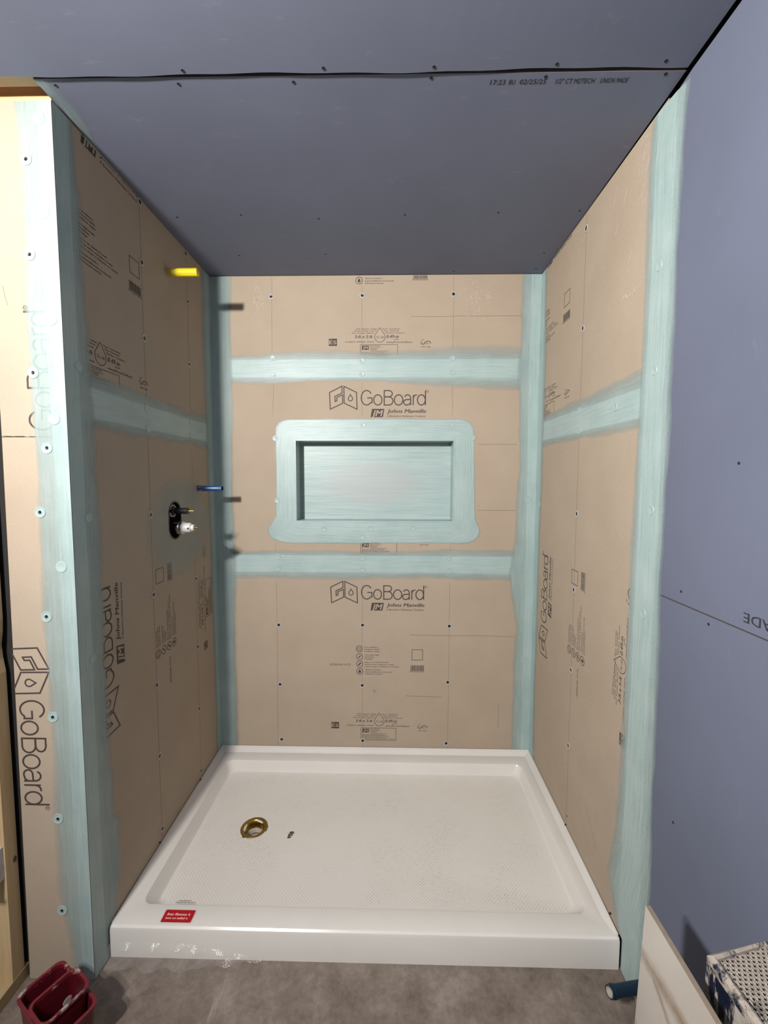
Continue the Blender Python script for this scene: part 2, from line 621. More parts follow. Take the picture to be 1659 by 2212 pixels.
def board_logo():
    P = Print()
    k = 0.0003317

    def G(zx, zy):
        return (0.550 + (zx - 137) * k, 0.842 - (zy - 90) * k)
    s = 13.5 * k
    P.stroke([G(*p) for p in ((318, 92), (320, 186), (217, 234), (221, 306), (247, 293), (245, 248), (325, 212), (328, 328), (152, 412), (141, 180))], s, True)
    P.stroke([G(*p) for p in ((345, 94), (523, 178), (531, 412), (349, 328))], s, True)

    def drop(cx, cy, r, top, w):
        pts = [(cx, top)]
        a0 = 32
        for i in range(15):
            a = math.radians(a0 - (180 + 2 * a0) * i / 14)
            pts.append((cx + r * math.cos(a), cy - r * math.sin(a)))
        P.stroke([G(*p) for p in pts], w, True)
    drop(437, 266, 31, 208, 12 * k)

    def garc(cx, cy, rx, ry, a0, a1, n=22):
        return [G(cx + rx * math.cos(math.radians(a0 + (a1 - a0) * i / n)), cy - ry * math.sin(math.radians(a0 + (a1 - a0) * i / n))) for i in range(n + 1)]
    w = 15 * k
    P.stroke(garc(666, 253, 76, 101, 35, 318) + [G(742, 322), G(742, 255), G(674, 255)], w)
    P.stroke(garc(824, 283, 58, 71, 0, 360)[:-1], w, True)
    P.stroke([G(914, 154), G(972, 154)] + garc(976, 197, 52, 43, 85, -85, 12) + [G(972, 240), G(914, 240)], w)
    P.stroke([G(914, 242), G(980, 242)] + garc(982, 298, 55, 56, 85, -85, 12) + [G(980, 354), G(914, 354)], w)
    P.stroke([G(914, 147), G(914, 361)], w)
    P.stroke(garc(1116, 284, 60, 71, 0, 360)[:-1], w, True)
    P.stroke(garc(1242, 262, 43, 50, 155, 10, 10) + [G(1286, 357)], w)
    P.stroke([G(1286, 276)] + garc(1228, 317, 40, 38, 80, 285, 12) + [G(1268, 345), G(1286, 318)], w)
    P.stroke([G(1322, 357), G(1322, 216)], w)
    P.stroke([G(1322, 262), G(1332, 232), G(1352, 217), G(1374, 215)], w)
    P.stroke(garc(1436, 284, 55, 71, 0, 360)[:-1], w, True)
    P.stroke([G(1493, 150), G(1493, 357)], w)
    P.stroke(garc(1523, 168, 16, 16, 0, 360, 14)[:-1], 4 * k, True)
    a = G(1517, 177)
    P.text('R', a[0], a[0] + 13 * k, a[1], 17 * k)
    # dark block with the two letters left bare
    P.poly([G(722, 522), G(896, 522), G(916, 408), G(742, 408)])
    a = G(736, 508)
    P.text('JM', a[0], a[0] + 160 * k, a[1], 84 * k, 0.25, 0.035, 1, 0.00015)
    a = G(955, 463)
    P.text('Johns Manville', a[0], a[0] + 549 * k, a[1], 52 * k, 0.22, 0.040)
    a = G(948, 520)
    P.text('A Berkshire Hathaway Company', a[0], a[0] + 550 * k, a[1], 26 * k, 0.25, 0.004)
    return P


def board_small():
    P = Print()
    kx, ky = 0.000383, 0.000392

    def I(zx, zy):
        return (0.4708 + zx * kx, 0.432 - (zy - 320) * ky)

    def T(s, zx0, zx1, zy, h, shear=0.0, bold=0.0, mi=0, z=0):
        a, b = I(zx0, zy), I(zx1, zy)
        P.text(s, a[0], b[0], a[1], h * ky, shear, bold, mi, z)
    for cx, cy in ((570, 128), (572, 227), (573, 322), (575, 417)):
        c = I(cx, cy)
        P.arc(c[0], c[1], 40 * kx, 40 * kx, 0, 360, 6.5 * kx, 24)
    c = I(570, 128)
    P.arc(c[0], c[1], 23 * kx, 23 * kx, 115, 425, 6 * kx, 16)
    P.stroke([c, (c[0], c[1] + 16 * kx)], 6 * kx)
    for cx, cy, w in ((572, 227, 12), (573, 322, 16)):
        a, b = I(cx - 18, cy + 15), I(cx + 18, cy - 15)
        P.stroke([a, b], w * kx)
    c = I(575, 422)
    P.poly([(c[0] + 17 * kx * math.cos(math.radians(-30 - 240 * i / 10 + 60)), c[1] + 17 * kx * math.sin(math.radians(-30 - 240 * i / 10 + 60))) for i in range(11)] + [(c[0], c[1] + 34 * kx)])
    rows = (('Fast installation', 635, 803, 113), ('Instalación rápida', 635, 826, 139), ('Installation rapide', 635, 830, 166),
            ('Ultra-lightweight', 638, 822, 211), ('Ultraliviano', 638, 762, 237), ('Ultraléger', 638, 745, 263),
            ('Easy to cut, handle & install', 640, 940, 305), ('Fácil de cortar, manipular e instalar', 640, 1018, 333), ('Facile à couper, à manipuler et à installer', 640, 1080, 360),
            ('Waterproof built-in', 645, 845, 400), ('Impermeabilización incorporada', 645, 990, 429), ('Entièrement étanche', 645, 870, 455))
    for s, a, b, y in rows:
        T(s, a, b, y, 15, 0, 0.018)
    T('20250104 10172', 190, 460, 343, 25, 0, 0.004)
    rg = random.Random(4)
    x = 1222
    while x < 1392:
        w = rg.choice((3, 4, 6, 9))
        a, b = I(x, 405), I(x + w, 332)
        P.rect(a[0], b[0], a[1], b[1])
        x += w + rg.choice((3, 4, 6))
    a, b = I(1210, 418), I(1405, 418)
    P.micro(a[0], b[0], a[1], 9 * ky, seed=9)
    P.stroke([I(1240, 132), I(1376, 132), I(1376, 263), I(1240, 263)], 6 * kx, True)
    # size block
    pts = [I(823, 954)]
    for i in range(19):
        a = math.radians(28 - (180 + 56) * i / 18)
        pts.append(I(825 + 63 * math.cos(a), 1060 - 62 * math.sin(a)))
    P.stroke(pts, 5.5 * kx, True)
    T('½-in', 778, 874, 1076, 30, 0.2, 0.002)
    T('3-ft x 5-ft', 520, 738, 1074, 34, 0.25, 0.036)
    T('0.49-in', 905, 1053, 1074, 36, 0.25, 0.032)
    a, b = I(992, 1095), I(1052, 1095)
    P.micro(a[0], b[0], a[1], 9 * ky, seed=3)
    T('www.JM.com/GoBoard', 905, 1215, 1130, 19, 0.25, 0.02)
    T('WATERPROOF   IMPERMEABLE   ÉTANCHE', 405, 752, 1124, 13, 0, 0.02)
    for s, a, b, y in (('Walls  Showers  Ceilings', 538, 790, 975), ('Paredes  Duchas  Techos', 518, 772, 998), ('Murs  Douches  Plafonds', 488, 750, 1022),
                       ('Floors  Countertops', 856, 1066, 975), ('Pisos  Encimeras', 876, 1054, 998), ('Planchers  Comptoirs', 893, 1124, 1022)):
        T(s, a, b, y, 14, 0.1, 0.016)
    a, b = I(207, 1162), I(306, 1078)
    P.rect(a[0], b[0], a[1], b[1])
    T('ES', 214, 300, 1142, 42, 0, 0.025, 1, 0.00015)
    a, b = I(218, 1092), I(250, 1092)
    P.micro(a[0], b[0], a[1], 9 * ky, 1, 0.00015)
    P.stroke([I(590, 1150), I(1040, 1150), I(1040, 1308), I(590, 1308)], 4.5 * kx, True)
    P.poly([I(604, 1210), I(690, 1210), I(698, 1160), I(612, 1160)])
    T('JM', 612, 688, 1204, 36, 0.25, 0.02, 1, 0.00015)
    T('Johns Manville', 710, 828, 1168, 12, 0, 0.02)
    for i, (x0, x1, y) in enumerate(((710, 845, 1184), (710, 800, 1197), (710, 790, 1210), (710, 925, 1226), (604, 890, 1240), (604, 940, 1253), (604, 955, 1266), (604, 920, 1281), (604, 1025, 1297))):
        a, b = I(x0, y), I(x1, y)
        P.micro(a[0], b[0], a[1], 7 * ky, seed=20 + i)
    c = I(1345, 1125)
    P.arc(c[0], c[1], 22 * kx, 22 * kx, 150, 380, 8 * kx, 12)
    c = I(1405, 1135)
    P.arc(c[0], c[1], 34 * kx, 24 * kx, -10, 150, 8 * kx, 12)
    T('es', 1375, 1412, 1145, 20, 0.2, 0.0)
    a, b = I(1330, 1102), I(1358, 1102)
    P.micro(a[0], b[0], a[1], 12 * ky, seed=31)
    T('PMG-1438', 1330, 1436, 1184, 14, 0, 0.01)
    return P


LOGO, SMALL = board_logo(), board_small()


def print_board(parent, tr, clip=None, holes=()):
    LOGO.make('printed_logo', tr, [M['ink'], M['board']], parent, clip, holes)
    SMALL.make('printed_text', tr, [M['ink'], M['board']], parent, clip, holes)


# ------------------------------------------------------------------ brushed sealant bands
def band(parent, tr, stations, cov, step=0.02, wob=0.004, mat='teal', name='sealant_band', seed=0, wob_cols=None):
    """stations: rows of 2D points across the band; cov: coverage per column."""
    rg = random.Random(seed)
    rows = []
    for a, b in zip(stations[:-1], stations[1:]):
        L = max((Vector(b[i]) - Vector(a[i])).length for i in range(len(a)))
        n = max(1, int(L / step))
        for k in range(n):
            f = k / n
            rows.append([tuple(Vector(a[i]).lerp(Vector(b[i]), f)) for i in range(len(a))])
    rows.append([tuple(p) for p in stations[-1]])
    ncol = len(cov)
    ph = [(rg.uniform(0, 6), rg.uniform(0, 6), rg.uniform(0, 6)) for _ in range(ncol)]
    bm = bmesh.new()
    uvl = bm.loops.layers.uv.new('UVMap')
    cl = bm.verts.layers.float.new('coverage')
    s = 0
    grid, uvs = [], {}
    prev = None
    for row in rows:
        if prev is not None:
            s += (Vector(row[ncol // 2]) - Vector(prev[ncol // 2])).length
        prev = row
        vr = []
        for i, p in enumerate(row):
            w = 0
            if cov[i] < 0.7 and 0 in (cov[0], cov[-1]):
                w = wob * (math.sin(s * 9 + ph[i][0]) + 0.7 * math.sin(s * 23 + ph[i][1]) + 0.5 * math.sin(s * 57 + ph[i][2]))
            q = Vector(p)
            ref = Vector(row[i + 1]) if i < ncol - 1 else Vector(row[i - 1])
            d = (ref - q)
            if d.length > 1e-6:
                gaps = [(Vector(row[j]) - Vector(p)).length for j in (i - 1, i + 1) if 0 <= j < ncol]
                lim = 0.35 * min(gaps)
                q = q + d.normalized() * max(-lim, min(lim, w))
            v = bm.verts.new(tr(q.x, q.y, 0))
            v[cl] = cov[i]
            t = sum((Vector(row[j + 1]) - Vector(row[j])).length for j in range(i))
            uvs[v] = (s + seed * 3.3, t + seed * 1.7)
            vr.append(v)
        grid.append(vr)
    for a, b in zip(grid[:-1], grid[1:]):
        for i in range(ncol - 1):
            try:
                f = bm.faces.new((a[i], a[i + 1], b[i + 1], b[i]))
            except ValueError:
                continue
            for l in f.loops:
                l[uvl].uv = uvs[l.vert]
    return link(name, bm, M[mat], parent, smooth='keep')


# ------------------------------------------------------------------ washers and screws
def washer_mesh(buried=False, coated=False):
    bm = bmesh.new()
    if coated:
        lathe(bm, [(0.0128, 0), (0.0124, 0.0011), (0.0105, 0.0013), (0.0100, 0.0009), (0.0072, 0.0009), (0.0066, 0.0013), (0.0040, 0.0011), (0.0026, 0.0005), (0.0, 0.0004)], 24, 'z', mis=[0] * 6 + [1] * 2)
        mats = [M['teal_solid'], M['steel']]
    if coated:
        pass
    elif buried:
        lathe(bm, [(0.0135, 0), (0.0125, 0.0012), (0.0085, 0.0014), (0.006, 0.0007), (0.0, 0.0006)], 24, 'z')
        mats = [M['teal_solid']]
    else:
        lathe(bm, [(0.0128, 0), (0.0124, 0.0012), (0.0098, 0.0014), (0.0094, 0.0008), (0.0072, 0.0008), (0.0070, 0.0013), (0.0052, 0.0010),
                   (0.0036, 0.0004), (0.0026, 0.0003), (0.0014, 0.0002), (0.0, 0.0002)], 24, 'z', mis=[0] * 5 + [1] * 5)
        mats = [M['washer'], M['steel']]
    me = bpy.data.meshes.new('screw_washer')
    bmesh.ops.recalc_face_normals(bm, faces=bm.faces[:])
    bm.to_mesh(me)
    bm.free()
    for m in mats:
        me.materials.append(m)
    for p in me.polygons:
        p.use_smooth = True
    me.set_sharp_from_angle(angle=math.radians(40))
    return me


WASH, WASH_B, WASH_C = washer_mesh(), washer_mesh(True), washer_mesh(coated=True)


def screw_mesh():
    bm = bmesh.new()
    lathe(bm, [(0.0040, 0), (0.0038, 0.0005), (0.0028, 0.0002), (0.0, -0.0002)], 14, 'z')
    me = bpy.data.meshes.new('screw_head')
    bm.to_mesh(me)
    bm.free()
    me.materials.append(M['dark'])
    return me


SCREW = screw_mesh()


def fix(parent, me, loc, normal, name='screw_washer', s=1.0):
    o = bpy.data.objects.new(name, me)
    COL.objects.link(o)
    o.parent = parent
    o.matrix_local = Matrix.Translation(loc) @ Vector(normal).to_track_quat('Z', 'Y').to_matrix().to_4x4() @ Matrix.Scale(s, 4)
    return o


E1, E2, E3 = 0.0004, 0.0008, 0.0011     # ink, paint and washers stand this far off the board
TH = 0.0127
# ================================================================== FLOOR
bm = bmesh.new()
box(bm, -0.9, 2.1, -3.0, 0.3, -0.08, 0.0)
structure(link('floor', bm, M['concrete']))

# ================================================================== BACK WALL
NX0, NX1, NZ0, NZ1, ND = 0.390, 1.134, 1.244, 1.623, 0.092
bm = bmesh.new()
for a in ((-0.02, NX0 - 0.02, 0.0, H), (NX1 + 0.02, W + 0.02, 0.0, H), (NX0 - 0.02, NX1 + 0.02, 0.0, NZ0 - 0.02), (NX0 - 0.02, NX1 + 0.02, NZ1 + 0.02, H)):
    box(bm, a[0], a[1], TH + 0.0005, 0.14, a[2], a[3])
wall_back = structure(link('wall_back', bm, M['lumber']))


def tb(off):
    return lambda u, v, d: (u, d - off, v)


nh = rect(NX0, NX1, NZ0, NZ1)
slab('backer_board', rect(0, W, 0.1, 1.033), [], tb(0), TH, [M['board'], M['core']], wall_back)['label'] = 'lowest tan backer board of the back wall with logo and small print'
slab('backer_board', rect(0, W, 1.035, 1.956), [nh], tb(0), TH, [M['board'], M['core']], wall_back)['label'] = 'middle tan backer board of the back wall around the niche'
slab('backer_board', rect(0, W, 1.958, H - 0.002), [], tb(0), TH, [M['board'], M['core']], wall_back)['label'] = 'topmost tan backer board of the back wall under the ceiling'
print_board(wall_back, lambda x, y, z: (x, -E1 - z, 0.110 + y))
print_board(wall_back, lambda x, y, z: (x, -E1 - z, 1.034 + y), None, [(NX0, NX1, NZ0 - 1.034, NZ1 - 1.034)])
print_board(wall_back, lambda x, y, z: (x, -E1 - z, 1.957 + y), (0, W, 0, H - 1.957 - 0.004))
P = Print()
rg = random.Random(3)


def wobbly(P, a, b, w=0.0012, n=9, amp=0.0012):
    pts = [(a[0] + (b[0] - a[0]) * i / n + rg.uniform(-amp, amp), a[1] + (b[1] - a[1]) * i / n + rg.uniform(-amp, amp)) for i in range(n + 1)]
    P.stroke(pts, w)


for x0, x1 in ((0.284, 0.298), (0.704, 0.704), (1.125, 1.124)):
    for z0, z1 in ((0.115, 0.948), (1.068, 1.14), (1.74, 1.89), (2.04, H - 0.01)):
        wobbly(P, (x0, z0), (x0 + (x1 - x0) * 0.3, z1))
wobbly(P, (0.93, 2.19), (1.44, 2.19), 0.0016)
wobbly(P, (1.25, 1.607), (1.43, 1.606), 0.0016)
wobbly(P, (1.25, 1.297), (1.43, 1.296), 0.0016)
wobbly(P, (0.935, 0.689), (1.44, 0.686), 0.0018)
wobbly(P, (0.915, 0.383), (1.09, 0.379), 0.002, 4)
wobbly(P, (1.372, 0.355), (1.370, 0.225), 0.0014, 4)
c = (0.763, 0.398)
for dx, dy in ((-0.009, 0.014), (-0.003, 0.016), (0.003, 0.013), (0.012, 0.018)):
    P.stroke([c, (c[0] + dx, c[1] + dy)], 0.0013)
P.make('pencil_mark', lambda x, y, z: (x, -E1 * 0.6 - z * 0.5, y), [M['pencil']], wall_back)
P = Print()
for cx, cz, n, sp in ((0.222, 2.27, 46, 0.030), (1.215, 2.26, 60, 0.045), (1.285, 2.27, 14, 0.012)):
    for _ in range(n):
        x, z = cx + rg.gauss(0, sp * 0.45), cz + rg.gauss(0, sp * 0.9)
        z = min(z, H - 0.012)
        if rg.random() < 0.5:
            P.rect(x, x + rg.uniform(0.001, 0.002), z, z + rg.uniform(0.004, 0.012))
        else:
            P.rect(x, x + rg.uniform(0.002, 0.008), z, z + rg.uniform(0.001, 0.002))
P.make('adhesive_residue', lambda x, y, z: (x, -E1 * 0.8 - z * 0.5, y), [M['scuff']], wall_back)
# sealant
cv = [0, 0.5, 0.75, 1, 1, 0.75, 0.5, 0]
band(wall_back, tb(E2), [[(x, z + 0.0) for z in zs] for x, zs in (
    (0.03, (2.022, 2.008, 1.997, 1.995, 1.918, 1.915, 1.900, 1.886)),
    (0.25, (2.026, 2.012, 1.999, 1.996, 1.918, 1.914, 1.896, 1.884)),
    (0.45, (2.042, 2.020, 1.999, 1.996, 1.918, 1.914, 1.902, 1.893)),
    (0.80, (2.040, 2.018, 1.998, 1.995, 1.919, 1.914, 1.902, 1.894)),
    (1.10, (2.056, 2.020, 1.998, 1.995, 1.919, 1.908, 1.890, 1.866)),
    (1.30, (2.068, 2.026, 1.998, 1.995, 1.919, 1.900, 1.876, 1.848)),
    (1.50, (2.060, 2.026, 1.998, 1.995, 1.919, 1.900, 1.874, 1.850)))], cv, seed=1)['label'] = 'upper horizontal teal sealant band on the back wall'
band(wall_back, tb(E2), [[(x, z) for z in zs] for x, zs in (
    (0.03, (1.100, 1.088, 1.078, 1.075, 0.997, 0.993, 0.972, 0.952)),
    (0.30, (1.106, 1.090, 1.078, 1.075, 0.997, 0.993, 0.972, 0.958)),
    (0.70, (1.100, 1.088, 1.077, 1.074, 0.997, 0.993, 0.976, 0.955)),
    (1.10, (1.112, 1.098, 1.077, 1.074, 0.997, 0.992, 0.978, 0.962)),
    (1.35, (1.108, 1.096, 1.077, 1.074, 0.997, 0.992, 0.976, 0.958)),
    (1.50, (1.106, 1.094, 1.077, 1.074, 0.997, 0.990, 0.970, 0.945)))], cv, seed=2)['label'] = 'lower horizontal teal sealant band on the back wall'
cvl = [1, 1, 0.85, 0.7, 0]
band(wall_back, tb(E2 + 0.0001), [[(t, z) for t in ts] for z, ts in (
    (H - 0.003, (0, 0.060, 0.064, 0.082, 0.104)), (2.1, (0, 0.060, 0.064, 0.080, 0.100)), (1.9, (0, 0.06, 0.064, 0.082, 0.102)), (1.5, (0, 0.060, 0.064, 0.074, 0.090)),
    (1.05, (0, 0.060, 0.064, 0.076, 0.098)), (0.7, (0, 0.060, 0.064, 0.072, 0.088)), (0.112, (0, 0.060, 0.064, 0.070, 0.086)))], cvl, seed=3)['label'] = 'vertical teal sealant band in the left corner of the back wall'
band(wall_back, tb(E2 + 0.0001), [[(W - t, z) for t in ts] for z, ts in (
    (H - 0.003, (0, 0.045, 0.049, 0.078, 0.100)), (2.1, (0, 0.045, 0.049, 0.078, 0.092)), (1.95, (0, 0.045, 0.049, 0.082, 0.100)), (1.5, (0, 0.042, 0.046, 0.072, 0.088)),
    (1.15, (0, 0.040, 0.044, 0.080, 0.098)), (1.0, (0, 0.038, 0.042, 0.105, 0.125)), (0.93, (0, 0.038, 0.042, 0.100, 0.120)), (0.75, (0, 0.038, 0.042, 0.066, 0.084)),
    (0.45, (0, 0.038, 0.042, 0.074, 0.090)), (0.112, (0, 0.038, 0.042, 0.078, 0.094)))], cvl, seed=4)['label'] = 'vertical teal sealant band in the right corner of the back wall'
# frame of sealant round the niche
inner = [(NX0, NZ0), (NX0, NZ1), (NX1, NZ1), (NX1, NZ0), (NX0, NZ0)]
st = []


def ring(px, pz, ox, oz, f):
    return (px + (ox - px) * f, pz + (oz - pz) * f)


for (ix, iz), (ox, oz) in (
        ((NX0, NZ0), (0.270, 1.152)), ((NX0, NZ0 + 0.005), (0.254, 1.168)), ((NX0, NZ0 + 0.01), (0.247, 1.190)), ((NX0, NZ0 + 0.02), (0.252, 1.212)), ((NX0, NZ0 + 0.05), (0.288, 1.262)), ((NX0, 1.42), (0.293, 1.42)), ((NX0, NZ1 - 0.03), (0.292, 1.66)),
        ((NX0, NZ1 - 0.015), (0.295, 1.690)), ((NX0, NZ1), (0.309, 1.709)), ((NX0 + 0.012, NZ1), (0.328, 1.720)), ((NX0 + 0.03, NZ1), (0.352, 1.725)), ((0.7, NZ1), (0.7, 1.727)), ((NX1 - 0.05, NZ1), (1.165, 1.726)), ((NX1 - 0.012, NZ1), (1.195, 1.720)), ((NX1, NZ1), (1.217, 1.706)), ((NX1, NZ1 - 0.015), (1.229, 1.684)),
        ((NX1, NZ1 - 0.03), (1.233, 1.655)), ((NX1, 1.42), (1.236, 1.42)), ((NX1, NZ0 + 0.05), (1.244, 1.25)), ((NX1, NZ0 + 0.02), (1.262, 1.215)), ((NX1, NZ0 + 0.01), (1.267, 1.195)), ((NX1, NZ0 + 0.004), (1.261, 1.170)), ((NX1, NZ0), (1.240, 1.150)), ((NX1 - 0.015, NZ0), (1.212, 1.139)),
        ((NX1 - 0.04, NZ0), (1.17, 1.134)), ((0.8, NZ0), (0.8, 1.135)), ((NX0 + 0.04, NZ0), (0.36, 1.132)), ((NX0 + 0.015, NZ0), (0.305, 1.139)), ((NX0, NZ0), (0.270, 1.152))):
    st.append([ring(ix, iz, ox, oz, f) for f in (0, 0.42, 0.45, 0.93, 1.0)])
band(wall_back, tb(E2 + 0.0002), st, [1, 1, 0.98, 0.95, 0], step=0.012, wob=0.003, seed=5)['label'] = 'teal sealant frame brushed around the niche'
for x, z in ((0.284, 2.283), (0.706, 2.285), (1.124, 2.288), (0.296, 0.733), (0.705, 0.736), (1.125, 0.735), (0.298, 0.434), (0.703, 0.434), (1.121, 0.455), (0.302, 0.152), (0.705, 0.151), (1.117, 0.144)):
    fix(wall_back, WASH, (x, -E1, z), (0, -1, 0))
for x, z in ((0.288, 2.004), (0.288, 1.925), (0.704, 1.99), (0.704, 1.93), (1.123, 2.0), (1.123, 1.937), (0.293, 1.634), (0.298, 1.341), (0.708, 1.697), (1.124, 1.699), (1.117, 1.178), (0.704, 1.168),
             (0.52, 1.205), (0.742, 1.208), (0.946, 1.212), (1.222, 1.637), (0.298, 1.071), (0.704, 1.066), (1.119, 1.068), (0.298, 1.012), (0.704, 1.01), (1.121, 1.008), (1.487, 1.35), (1.49, 0.57)):
    fix(wall_back, WASH_B, (x, -E2 - 0.0003, z), (0, -1, 0))

# niche
bm = bmesh.new()
t = 0.008
e = 0.0006
# open box, front edges flush with the board
x0, x1, z0, z1 = NX0 + e, NX1 - e, NZ0 + e, NZ1 - e
ring_o = [(x0 - t, z0 - t), (x1 + t, z0 - t), (x1 + t, z1 + t), (x0 - t, z1 + t)]
ring_i = [(x0, z0), (x1, z0), (x1, z1), (x0, z1)]
front = [bm.verts.new((x, -0.0012, z)) for x, z in ring_i]
back = [bm.verts.new((x, ND, z)) for x, z in ring_i]
ofront = [bm.verts.new((x, TH + 0.001, z)) for x, z in ring_i]
obk = [bm.verts.new((x, ND + t, z)) for x, z in ring_o]
ofr = [bm.verts.new((x, TH + 0.001, z)) for x, z in ring_o]
for i in range(4):
    j = (i + 1) % 4
    bm.faces.new((front[i], front[j], back[j], back[i]))
    bm.faces.new((ofr[i], ofr[j], obk[j], obk[i]))
bm.faces.new(back)
bm.faces.new(obk)
for v in ofront:
    bm.verts.remove(v)
niche = tag(link('shower_niche', bm, mat_niche()), 'teal coated rectangular recessed niche in the middle of the back wall', 'niche')
bm = bmesh.new()
for i in range(4):
    j = (i + 1) % 4
rr = 0.006
for kk, ((ax, az), (bx, bz)) in enumerate((((x0, z0), (x1, z0)), ((x1, z0), (x1, z1)), ((x1, z1), (x0, z1)), ((x0, z1), (x0, z0)))):
    d = Vector((bx - ax, bz - az)).normalized()
    n_ = Vector((d.y, -d.x))
    a0 = Vector((ax, az)) - d * rr
    b0 = Vector((bx, bz)) + d * rr
    q = [a0, b0, b0 + n_ * rr, a0 + n_ * rr]
    vs = [bm.verts.new((p.x, -0.0024 - 0.0002 * kk, p.y)) for p in q]
    vb = [bm.verts.new((p.x, -0.0010, p.y)) for p in q]
    bm.faces.new(vs)
    for i in range(4):
        bm.faces.new((vs[i], vs[(i + 1) % 4], vb[(i + 1) % 4], vb[i]))
link('niche_rim', bm, M['teal_solid'], niche)

# ================================================================== LEFT WALL OF THE ALCOVE
bm = bmesh.new()
box(bm, -0.172, -TH - 0.06, -D + TH + 0.002, 0.0, 0.0, H - 0.002)
wall_left = structure(link('wall_left', bm, M['lumber']))


def tl(off):
    return lambda u, v, d: (off - d, u, v)


def slot(cy, cz, w, h, n=10):
    r = w / 2
    pts = []
    for i in range(n + 1):
        a = PI * i / n
        pts.append((cy + r * math.cos(a), cz + h / 2 - r + r * math.sin(a)))
    for i in range(n + 1):
        a = PI + PI * i / n
        pts.append((cy + r * math.cos(a), cz - h / 2 + r + r * math.sin(a)))
    return pts


VY, VZ = -0.384, 1.279
LB = -D + TH
slab('backer_board', rect(LB, 0, 0.1, 1.646), [slot(VY, VZ, 0.098, 0.152)], tl(0), TH, [M['board'], M['core']], wall_left)['label'] = 'lower tan backer board of the left wall with the valve opening'
slab('backer_board', rect(LB, 0, 1.648, H - 0.002), [], tl(0), TH, [M['board'], M['core']], wall_left)['label'] = 'upper tan backer board of the left wall'
print_board(wall_left, lambda x, y, z: (E1 + z, -(y + 0.028), 0.116 + x), (0, 1.52, 0, 0.875))
print_board(wall_left, lambda x, y, z: (E1 + z, x - 1.565, 1.650 + y), (1.565 + LB, 1.56, 0, H - 1.655))
P = Print()
for y, z0, z1 in ((-0.553, 0.12, 1.58), (-0.553, 1.72, H - 0.01), (-0.228, 0.12, 1.10), (-0.228, 1.2, 1.57), (-0.228, 1.72, H - 0.01)):
    wobbly(P, (y, z0), (y, z1), 0.0016)
P.make('pencil_mark', lambda x, y, z: (E1 * 0.6 + z * 0.5, x, y), [M['pencil']], wall_left)
band(wall_left, tl(E2), [[(y, z) for z in zs] for y, zs in (
    (-0.90, (1.745, 1.725, 1.695, 1.692, 1.612, 1.608, 1.592, 1.575)), (-0.55, (1.735, 1.715, 1.692, 1.689, 1.613, 1.609, 1.592, 1.574)),
    (-0.25, (1.725, 1.710, 1.690, 1.687, 1.615, 1.611, 1.596, 1.578)), (-0.03, (1.735, 1.715, 1.690, 1.687, 1.617, 1.612, 1.590, 1.565)))], cv, seed=6)['label'] = 'horizontal teal sealant band across the left wall'
band(wall_left, tl(E2 + 0.0001), [[(-t, z) for t in ts] for z, ts in (
    (H - 0.004, (0, 0.045, 0.048, 0.070, 0.098)), (1.86, (0, 0.045, 0.048, 0.070, 0.100)), (1.5, (0, 0.045, 0.048, 0.066, 0.088)), (1.1, (0, 0.045, 0.048, 0.060, 0.076)),
    (0.86, (0, 0.042, 0.045, 0.054, 0.066)), (0.4, (0, 0.038, 0.041, 0.050, 0.062)), (0.112, (0, 0.038, 0.041, 0.050, 0.062)))], cvl, seed=7)['label'] = 'teal sealant band on the left wall at the back corner'
band(wall_left, tl(E2 + 0.0001), [[(y, z) for y in ys] for z, ys in (
    (H - 0.004, (-D, -0.872, -0.869, -0.862, -0.845)), (2.2, (-D, -0.872, -0.869, -0.850, -0.825)), (1.9, (-D, -0.872, -0.869, -0.852, -0.826)), (1.75, (-D, -0.872, -0.869, -0.840, -0.812)),
    (1.5, (-D, -0.872, -0.869, -0.832, -0.806)), (1.1, (-D, -0.872, -0.869, -0.830, -0.806)), (0.65, (-D, -0.872, -0.869, -0.828, -0.805)), (0.42, (-D, -0.872, -0.869, -0.826, -0.803)),
    (0.38, (-D, -0.872, -0.869, -0.800, -0.778)), (0.25, (-D, -0.872, -0.869, -0.800, -0.782)), (0.15, (-D, -0.872, -0.869, -0.815, -0.800)), (0.004, (-D, -0.872, -0.869, -0.866, -0.862)))], [1, 1, 0.80, 0.62, 0], seed=8)['label'] = 'teal sealant band along the front edge of the left wall'
ys = [-0.63 + 0.60 * k / 110 for k in range(111)]
bm = bmesh.new()
cl = bm.verts.layers.float.new('coverage')
uvl = bm.loops.layers.uv.new('UVMap')
zs_ = [1.02 + 0.46 * k / 92 for k in range(93)]
gv = []
for z in zs_:
    row = []
    for y in ys:
        d = math.hypot((y + 0.33) / 0.28, (z - 1.25) / 0.215)
        v = bm.verts.new((E2 - 0.0002, y, z))
        v[cl] = 0.34 * max(0.0, min(1.0, (1.0 - d) / 0.35))
        row.append(v)
    gv.append(row)
for a, b in zip(gv[:-1], gv[1:]):
    for k in range(110):
        q = [a[k], a[k + 1], b[k + 1], b[k]]
        cy = sum(v.co.y for v in q) / 4
        cz = sum(v.co.z for v in q) / 4
        if math.hypot(cy - VY, max(0.0, abs(cz - VZ) - 0.027)) < 0.0525:
            continue
        f = bm.faces.new(q)
        for l in f.loops:
            l[uvl].uv = (l.vert.co.z, l.vert.co.y)
link('sealant_smear', bm, M['teal'], wall_left, smooth='keep')
